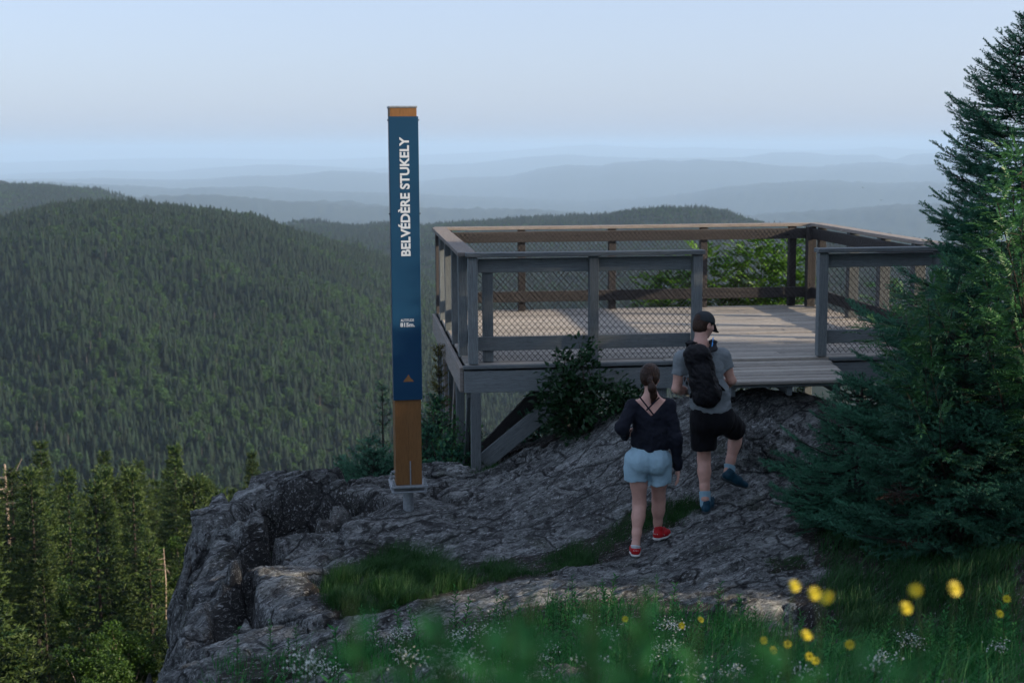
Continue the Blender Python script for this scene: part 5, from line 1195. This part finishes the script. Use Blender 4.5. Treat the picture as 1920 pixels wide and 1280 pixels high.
    for a, kn, d in ((aL, kL, A(.02, .25, -1)), (aR, kR, A(.1, .2, -1))):
        S = SDF(a - .16, a + .16, .004); ku = unit(kn - a); S.cone(a - ku * .0, a + unit(d) * .045, .042, .036, .01); S.plane(a - ku * .008, ku); S.mesh('sock', M['sock_w'], body, org)
    t = heelL + A(.01, .235, 0); t[2] = gz(t[0], t[1]) * .4 + heelL[2] * .6 + .01
    shoe(body, org, heelL, t, UP, M['red'], M['sole_w'], marks=True)
    h2 = P(1229, 1013, Y + .18); h2[2] = max(h2[2], gz(h2[0], h2[1]) + .004); t2 = P(1254, 1002, Y + .36); t2[2] = max(gz(t2[0], t2[1]) + .006, t2[2]); shoe(body, org, h2, t2, UP, M['red'], M['sole_w'], marks=True)
    mb = MB(); c = lerp(aR, kR, .10); mb.tube([c + A(.0375 * math.cos(t_), .0375 * math.sin(t_), .004 * math.sin(t_)) - org for t_ in np.linspace(0, 6.28, 21)], .003, 6); mb.build('anklet', M['ink'], body)
    print('foot check', h2, gz(h2[0], h2[1]), heelL, t2, gz(t2[0], t2[1]))
woman()
# ------------------------------------------------------------------ grasses and flowers
def blades(pts, hgt, g, n_per, spread, lean=.35, wd=.006):
    """curved grass blades, 3 quads each"""
    V = []; F = []
    N = len(pts) * n_per; idx = np.repeat(np.arange(len(pts)), n_per)
    b = pts[idx] + np.stack([g.normal(size=N) * spread, g.normal(size=N) * spread, np.zeros(N)], -1)
    b[:, 2] = rock_z(b[:, 0], b[:, 1]) - .01
    h = hgt[idx] * g.uniform(.45, 1.15, N); a = g.random(N) * 6.28; ln = lean * g.uniform(.2, 1.4, N) * h
    d = np.stack([np.cos(a), np.sin(a), a * 0], -1) + np.array([.25, -.1, 0]); s = np.stack([-np.sin(a + .6), np.cos(a + .6), a * 0], -1)
    w = wd * g.uniform(.6, 1.2, N)
    rows = []
    for t, ww in ((0, 1.0), (.4, .85), (.75, .5), (1, .06)):
        c = b + d * (ln * t * t)[:, None] + np.array([0, 0, 1.]) * (h * (t - .18 * t * t))[:, None]
        rows += [c - s * (w * ww / 2)[:, None], c + s * (w * ww / 2)[:, None]]
    V = np.stack(rows, 1).reshape(-1, 3); k = np.arange(N)[:, None] * 8
    F = np.concatenate([np.concatenate([k + [2 * q, 2 * q + 1, 2 * q + 3], k + [2 * q, 2 * q + 3, 2 * q + 2]], 0) for q in range(3)], 0)
    return V, F, np.repeat(g.random(N), 8)
M['grass'] = leaf_mat('fine_grass', (.014, .058, .014), (.034, .108, .024), .55, .3, 4); M['grass_dark'] = leaf_mat('dark_grass', (.014, .060, .018), (.035, .115, .032), .55, .3, 4)
M['herb'] = leaf_mat('meadow_herb_leaves', (.016, .12, .028), (.045, .225, .058), .5, .35, 6)
M['petal_w'] = plain('white_petals', (.44, .48, .44), .6); M['petal_y'] = plain('yellow_petals', (.64, .53, .02), .6); M['stem'] = leaf_mat('green_stem', (.015, .045, .012), (.03, .075, .02), .6, .1)
def region(poly, n, g):
    """ground points inside a pixel outline of the photo"""
    xs = [p[0] for p in poly]; ys = [p[1] for p in poly]; pl = [bp(*p) for p in poly]; a = np.array(pl); lo, hi = a.min(0), a.max(0); out = []
    while len(out) < n:
        q = g.uniform(lo, hi, (n * 3, 2)); q = q[sdist(q[:, 0], q[:, 1], pl) < 0]; out += list(q)
    q = np.array(out[:n]); return np.stack([q[:, 0], q[:, 1], rock_z(q[:, 0], q[:, 1])], -1)
g = np.random.default_rng(31)
def grass(name, specs, mat, label):
    Vs = []; Fs = []; rs = []; o = 0
    for poly, n, h, per, spread, lean, wd in specs:
        p = region(poly, n, g) if not isinstance(poly, np.ndarray) else poly; dn_ = fbm(p * 2.2 + 7, 3) + .35 * g.normal(size=len(p)); p = p[dn_ > -.38] if spread < .045 else p; hh = np.full(len(p), h) * np.clip(1 + .9 * fbm(p * 2.6, 3), .3, 2.0); V, F, r = blades(p, hh, g, per, spread, lean, wd)
        Vs.append(V); Fs.append(F + o); rs.append(r); o += len(V)
    me = mesh_crown(name, np.vstack(Vs), np.vstack(Fs), np.concatenate(rs), np.zeros(o), M[mat]); link(name, me, label=label, kind='stuff')
grass('grass', [
 ([(600,1100),(645,1060),(730,1038),(850,1072),(870,1105),(760,1130),(690,1150),(620,1145)], 520, .165, 44, .034, .55, .0038),
 ([(840,1075),(920,1055),(1000,1050),(1120,1005),(1180,970),(1210,985),(1120,1045),(1010,1075),(900,1100),(850,1110)], 260, .075, 24, .034, .6, .0035),
 ([(1180,965),(1300,935),(1325,950),(1250,985),(1190,1000)], 220, .07, 20, .03, .5, .0035),
 ([(980,1075),(1050,1055),(1110,1045),(1125,1060),(1010,1085)], 160, .08, 20, .025, .5, .0035),
 ([(1430,1055),(1500,1042),(1520,1060),(1450,1075)], 70, .04, 20, .02, .5, .0035),
 ([(810,885),(900,880),(960,862),(900,895),(820,898)], 120, .07, 16, .03, .5, .004)], 'grass', 'soft green grass growing in the hollow of the rock')
grass('undergrowth', [
 ([(1500,960),(1600,930),(1900,900),(1900,1080),(1700,1090),(1560,1080)], 900, .13, 14, .05, .5, .006),
 ([(1540,1085),(1700,1085),(1900,1060),(1900,1200),(1700,1230),(1560,1200)], 650, .15, 12, .05, .5, .006)], 'grass_dark', 'dark long grass under the firs')
near_poly = [(400,1270),(560,1235),(720,1205),(900,1185),(1040,1150),(1200,1140),(1370,1170),(1500,1215),(1620,1215),(1900,1190),(1900,1279),(420,1279)]
npl = region(near_poly, 900, g)
xy = np.stack([g.uniform(-1.6, 3.2, 1500), g.uniform(3.2, 7.2, 1500)], -1); npl2 = np.stack([xy[:, 0], xy[:, 1], rock_z(xy[:, 0], xy[:, 1])], -1)
grass('meadow_grass', [(npl, 0, .16, 12, .06, .5, .006), (npl2, 0, .24, 9, .07, .6, .007)], 'herb', 'lush meadow grass along the bottom of the frame')
# leafy herbs: upright stems with pointed leaves
def herb_mesh(seed, H, nl, ll, lw, top='none'):
    g = np.random.default_rng(seed); mb = MB(); bow = g.normal(size=2) * .05 * H; pts = [np.array([bow[0] * t * t, bow[1] * t * t, H * t]) for t in (0, .35, .7, 1)]
    mb.tube(pts, [.004, .0035, .0028, .0015], 5); t = np.linspace(.12, .97, nl); p = np.stack([np.interp(t, [0, .35, .7, 1], [q[c] for q in pts]) for c in range(3)], -1); a = np.arange(nl) * 2.4 + g.random(nl) * .4
    d = np.stack([np.cos(a), np.sin(a), .55 + .5 * t], -1); V, F = leaves(p, d, np.array([0, 0, 1.]) + g.normal(size=(nl, 3)) * .2, ll * (1.1 - .55 * t) * g.uniform(.8, 1.2, nl), lw)
    me = mesh_crown('leaves', V, F, np.repeat(g.random(nl), 4), np.zeros(len(V)), M['herb']); o = mb.build('stem', M['stem']); sm = o.data; bpy.data.objects.remove(o)
    return me, sm, pts[-1]
HM = [herb_mesh(400, .42, 26, .085, .018), herb_mesh(401, .34, 20, .07, .026), herb_mesh(402, .5, 34, .09, .016)]
allp = np.vstack([npl[g.choice(len(npl), 150, replace=False)], npl2[g.choice(len(npl2), 110, replace=False)]])
for i, p in enumerate(allp):
    lv, sm, tp = HM[i % 3]; s = g.uniform(.6, 1.0) * (.75 if p[1] > 7.2 else 1.0)
    r = empty('leafy_herb', p - [0, 0, .02], g.random() * 6.28, label='upright leafy meadow plant in the grass at the bottom edge', cat='plant', group='leafy plants in the near meadow'); r.scale = (s, s, s); r.rotation_euler[0] = g.normal() * .12
    link('leaves', lv, r); link('stem', sm, r)
# white flower sprays
def umbel(seed):
    g = np.random.default_rng(seed); n = 60; d = g.normal(size=(n, 3)) * [.035, .035, .016]; V, F = leaves(d + [0, 0, .02], g.normal(size=(n, 3)) + [0, 0, .4], g.normal(size=(n, 3)), .011, .009, 0)
    me = mesh_crown('flower_head', V, F, np.repeat(g.random(n), 4), np.zeros(len(V)), M['petal_w']); mb = MB(); mb.tube([(0, 0, -.26), (.01, 0, -.1), (0, 0, .005)], .0022, 4)
    for q in d[::9]: mb.tube([(0, 0, -.03), tuple(q + [0, 0, .015])], .001, 3, cap=False)
    o = mb.build('stem', M['stem']); sm = o.data; bpy.data.objects.remove(o); return me, sm
UM = [umbel(500), umbel(501), umbel(502)]
wf_all = [(740,1200),(762,1190),(728,1212),(752,1228),(770,1240),(560,1226),(578,1238),(590,1250),(600,1270),(620,1262),(570,1262),(548,1250),(855,1192),(868,1202),(875,1186),(900,1185),(835,1225),(860,1235),(880,1240),(842,1258),(800,1250),(820,1240),(930,1190),(945,1196),(1000,1270),(1030,1220),(1035,1232),(1010,1242),(1090,1165),(1130,1168),(1250,1173),(1268,1180),(1245,1210),(1262,1215),(1235,1222),(1290,1218),(1140,1195),(1100,1240),(1150,1262),(1200,1240),(1310,1250),(1340,1255),(1370,1262),(1390,1225),(1405,1232),(1380,1272),(1420,1255),(1460,1268),(1300,1275),(1510,1265),(1600,1240),(1640,1250),(1660,1232),(1560,1248),(1700,1200),(1720,1210),(1840,1225),(1870,1215),(985,1228),(700,1262)]
wf = [w for k_, w in enumerate(wf_all) if k_ % 3 != 2]
for i, (px, py) in enumerate(wf):
    hgt = .22 if py < 1240 else .28; q = hit(px, py + hgt / 8 * 2667 * .9, near_base, 3.5, 16) if py < 1235 else P(px, py, g.uniform(4.8, 6.8))
    t = P(px, py, q[1]); gg_ = gz(t[0], t[1]); s = max(.6, min(1.6, (t[2] - gg_) / .26)); me, sm = UM[i % 3]
    r = empty('white_wildflower', t, g.random() * 6.28, label='small spray of tiny white blossoms on a thin stem in the meadow', cat='wildflower', group='white wildflowers in the meadow'); r.scale = (1.0, 1.0, 1.0)
    link('flower_head', me, r); o = link('stem', sm, r); o.scale = (1, 1, s)
# yellow flowers
def yellow_mesh():
    V = []; F = []; g = np.random.default_rng(8)
    for ring, (n, l, e) in enumerate([(11, .0165, .15), (9, .012, .6), (7, .007, 1.1)]):
        a = np.arange(n) * 6.283 / n + ring * .4; d = np.stack([np.cos(a), np.sin(a), a * 0 + math.tan(e)], -1); v, f = leaves(np.zeros((n, 3)) + d * .002, d, np.array([0, 0, 1.]) + d * 0, l, .0075, -.1); F.append(f + len(V) * 1); V += list(v)
    return mesh_crown('petals', np.array(V), np.vstack(F), np.zeros(len(V)), np.zeros(len(V)), M['petal_y'])
YM = yellow_mesh()
yl = [(1490,1098,3.6,'out of focus yellow flower leftmost of the upper yellow row'),(1527,1112,3.3,'small yellow flower just left of the largest yellow flower'),(1551,1120,3.0,'largest yellow flower, soft and round, over the rock edge'),(1717,1106,3.2,'yellow flower upper of the stacked pair in front of the firs'),(1699,1139,3.5,'yellow flower lower of the stacked pair in front of the firs'),(1790,1103,3.1,'yellow flower farthest right, tilted to the side'),(1512,1190,3.8,'tilted yellow flower below the rock slab'),(1432,1200,5.2,'tiny yellow flower left end of the lower yellow row'),(1477,1207,5.0,'tiny yellow flower between the rock slab and the tilted flower'),(1450,1218,4.9,'yellow flower lowest left of the yellow row'),(1517,1230,5.0,'small yellow flower low beneath the tilted one'),(1529,1238,4.9,'small yellow flower touching the low one on its right'),(1278,1172,6.4,'tiny yellow flower among the leafy plants near bottom centre'),(1314,1161,6.4,'tiny yellow flower right of the centre one beside leafy stems'),(1172,1160,6.6,'smallest yellow flower dot in the middle of the meadow'),(1593,1208,4.4,'pale yellow flower half turned away, low right of the slab'),(1888,1122,5.5,'tiny yellow flower at the right edge in the dark grass'),(1875,1150,5.5,'tiny yellow flower below the other one at the right edge')]
for i, (px, py, Y, lb) in enumerate(yl):
    sc_ = 1.0 if Y > 4.2 else .66
    if Y < 4.2: Y *= .68
    t = P(px, py, Y); gg_ = gz(t[0], t[1]); L = t[2] - gg_; r = empty('yellow_flower', t, g.random() * 6.28, label=lb, cat='flower', group='yellow flowers in the meadow')
    s = 1.15; o = link('petals', YM, r, sc=s * .9 * sc_); o.rotation_euler = (R(55) + g.normal() * .25, 0, g.normal() * .4 - r.rotation_euler[2])
    mb = MB(); mb.tube([(0, .004, 0), (.025, .03, -L * .5), (.07, .05, -L - .02)], .0010, 5); mb.build('stem', M['stem'], r)
# close, very soft plants right in front of the lens
def big_herb(px, py, Y, lb, seed, n=30, ll=.11, lw=.022):
    t = P(px, py, Y); gg_ = gz(t[0], t[1]); H = t[2] - gg_; lv, sm, tp = herb_mesh(seed, H, n, ll, lw); r = empty('tall_plant', (t[0], t[1], gg_), 0, label=lb, cat='plant'); link('leaves', lv, r); link('stem', sm, r)
big_herb(1600, 1195, 1.1, 'very soft pale plant close to the lens at bottom right', 603, 70, .07, .018)
big_herb(1740, 1180, 1.0, 'very soft pale plant at bottom right, taller than its neighbour', 604, 70, .07, .018)
big_herb(1860, 1190, 1.1, 'very soft pale plant in the bottom right corner', 605, 70, .07, .018)
for i, (px, py, Y) in enumerate([(905,1200,.98),(960,1150,1.05),(1010,1120,.92),(1060,1105,1.0),(1110,1115,.95),(1160,1120,1.05),(1210,1140,.95),(1260,1180,1.05),(1080,1160,.85),(1180,1190,.8),(980,1200,.85),(925,1175,1.0),(985,1125,.95),(1035,1092,1.0),(1085,1090,.9),(1135,1095,1.0),(1185,1110,.9),(1235,1150,1.0),(1130,1150,.8),(1030,1170,.8),(1300,1195,1.0),(860,1225,1.0),(1700,1190,.75),(1650,1185,.85),(1780,1175,.8),(1860,1180,.9),(1560,1215,.85)]):
    t = P(px, py, Y); gg_ = gz(t[0], t[1]); lv, sm, tp = herb_mesh(620 + i, t[2] - gg_, 130, .05, .014); r = empty('tall_plant', (t[0], t[1], gg_), i, label='blurred tall leafy plant rising out of the grass right in front of the lens', cat='plant', group='tall plants close to the lens'); link('leaves', lv, r); link('stem', sm, r)
big_herb(440, 1180, 6.9, 'thin seedling stem standing before the dark rock at lower left', 606, 14, .05, .02)
# low juniper-like moss beside the ramp rock and seedlings on the ledge
b0 = bp(1500, 880)
# little stones
def stone(px, py, r, sq, seed, lb, Y=None):
    q = gh(px, py) if Y is None else P(px, py, Y); bm = bmesh.new(); bmesh.ops.create_icosphere(bm, subdivisions=5, radius=1); V = np.array([v.co[:] for v in bm.verts]); F = np.array([[v.index for v in f.verts] for f in bm.faces]); bm.free()
    n = unit(V); cell = fbm(n * 1.4 + seed, 2); V = V * (1 + .26 * (np.round(cell * 4) / 4) + .10 * fbm(n * 3 + seed, 4))[:, None] * np.array(sq) * r
    V += .012 * fbm(V * 30 + seed, 3)[:, None] * n
    o = mesh_obj('boulder', V, F, M['rock'], smooth=True, loc=q + [0, 0, r * sq[2] * .25], label=lb, cat='boulder'); set_attr(o, 'soil', np.zeros(len(V)))
stone(1432, 850, .30, (1.0, .7, .8), 3, 'pale lichen-covered boulder beside the man, against the fir')
stone(1385, 1160, .13, (1.3, .8, .9), 5, 'broken grey rock lying at the end of the slab above the yellow flowers')
stone(820, 893, .20, (1.5, .8, .55), 7, 'low dark boulder between the sign base and the corner post')
# birds
for i, (px, py) in enumerate([(1618, 352), (1652, 376)]):
    t = P(px, py, 70); V = [tuple(.3 * q for q in v_) for v_ in [(0, -.10, 0), (.03, 0, 0), (0, .12, .01), (-.03, 0, 0), (0, 0, .035), (0, 0, -.025), (.26, -.03, .09), (.03, .05, .012), (-.26, -.03, .09), (-.03, .05, .012), (.03, -.03, .012), (-.03, -.03, .012)]]
    F = [(0, 1, 4), (1, 2, 4), (2, 3, 4), (3, 0, 4), (1, 0, 5), (2, 1, 5), (3, 2, 5), (0, 3, 5), (1, 7, 6), (1, 6, 10), (3, 8, 9), (3, 11, 8), (4, 7, 6), (4, 8, 9)]
    mesh_obj('bird', V, F, M['ink'], loc=t, label=['small distant bird, the higher of two, above the hazy hills', 'small distant bird, the lower of two, right above the far fir'][i], cat='bird')
# ------------------------------------------------------------------ trees of the summit behind and beside the photographer (they cast the shade)
OCC = [(6.6,11.9,4.6),(8.2,12.9,5.2),(9.6,10.4,6.5),(7.4,9.2,6.0),(8.6,7.0,7.0),(10.5,12.4,6.5),(12.5,9.5,7.5),(9.5,4.5,7.0),(7.5,2.5,6.5),(11,2,8),(12,-3,8.5),(13.5,5.5,8),(15,10.6,7.5),(11.5,14.2,2.2),(17,9,8.5)]
for i, (x, y, H) in enumerate(OCC):
    cm, tm = _var[i % 5]; r = empty('summit_spruce', (x, y, float(near_base(np.array([x * 1.]), np.array([y * 1.]))[0]) - .2), i * 1.3, label='spruce of the summit wood standing outside the picture', cat='tree', group='spruces of the summit wood')
    s = H / 7; r.scale = (s * .95, s * .95, s); link('crown', cm, r); link('trunk', tm, r)
# ------------------------------------------------------------------ air, sky, sun
SUN_EL, SUN_AZ = R(17), R(103)      # azimuth from +Y (view direction) clockwise: behind the camera, to the right
def haze_box():
    x0, x1, y0, y1, z0, z1 = -90000, 90000, -90000, 90000, -702, 125
    V = [(x, y, z) for x in (x0, x1) for y in (y0, y1) for z in (z0, z1)]
    F = [(0, 1, 3, 2), (4, 6, 7, 5), (0, 4, 5, 1), (2, 3, 7, 6), (0, 2, 6, 4), (1, 5, 7, 3)]
    m = NT('thin_blue_haze'); m.n.remove(m.b); v = m.n.new('ShaderNodeVolumePrincipled')
    v.inputs['Color'].default_value = HAZE_COL; v.inputs['Density'].default_value = HAZE_D; v.inputs['Anisotropy'].default_value = 0.0
    m.l(v.outputs[0], m.out.inputs['Volume'])
    return mesh_obj('haze', V, F, m.m, kind='stuff')
HAZE_COL = (.50, .71, .95, 1); HAZE_D = .000072
haze_box()
w = bpy.data.worlds.new('World'); scene.world = w; w.use_nodes = True
nt = w.node_tree; nt.nodes.clear()
out = nt.nodes.new('ShaderNodeOutputWorld'); bg = nt.nodes.new('ShaderNodeBackground'); sky = nt.nodes.new('ShaderNodeTexSky')
sky.sky_type = 'NISHITA'; sky.sun_disc = False; sky.sun_elevation = SUN_EL; sky.sun_rotation = SUN_AZ
sky.altitude = 800; sky.air_density = 1.0; sky.dust_density = 3.0; sky.ozone_density = 2.0
mixn = nt.nodes.new('ShaderNodeMix'); mixn.data_type = 'RGBA'; mixn.blend_type = 'MULTIPLY'; mixn.inputs[0].default_value = 1.0
mixn.inputs[7].default_value = (.95, .92, 1.05, 1)
nt.links.new(sky.outputs[0], mixn.inputs[6]); veil = nt.nodes.new('ShaderNodeMix'); veil.data_type = 'RGBA'; veil.inputs[0].default_value = .72; veil.inputs[7].default_value = (1.82, 2.14, 2.74, 1)   # thin even high haze
nt.links.new(mixn.outputs[2], veil.inputs[6]); nt.links.new(veil.outputs[2], bg.inputs[0]); nt.links.new(bg.outputs[0], out.inputs[0])
bg.inputs[1].default_value = SKY_STRENGTH if 'SKY_STRENGTH' in globals() else .15
sl = bpy.data.lights.new('sun', 'SUN'); sl.energy = 4.2; sl.angle = R(.8); sl.color = (1.0, .81, .60)
so = bpy.data.objects.new('sun', sl); COL.objects.link(so)
sd = Vector((math.sin(SUN_AZ) * math.cos(SUN_EL), math.cos(SUN_AZ) * math.cos(SUN_EL), math.sin(SUN_EL)))
so.rotation_euler = sd.to_track_quat('Z', 'Y').to_euler(); so.location = (20, -20, 30)
scene.render.engine = 'CYCLES'
cy = scene.cycles; cy.use_denoising = True
try: cy.denoiser = 'OPENIMAGEDENOISE'
except Exception: pass
cy.max_bounces = 6; cy.diffuse_bounces = 3; cy.glossy_bounces = 2; cy.transmission_bounces = 2; cy.volume_bounces = 4; cy.transparent_max_bounces = 8
cy.caustics_reflective = False; cy.caustics_refractive = False
cy.use_adaptive_sampling = True; cy.adaptive_threshold = .02
scene.view_settings.view_transform = 'Standard'; scene.view_settings.look = 'None'
scene.view_settings.exposure = 1.0; scene.view_settings.gamma = 1.0
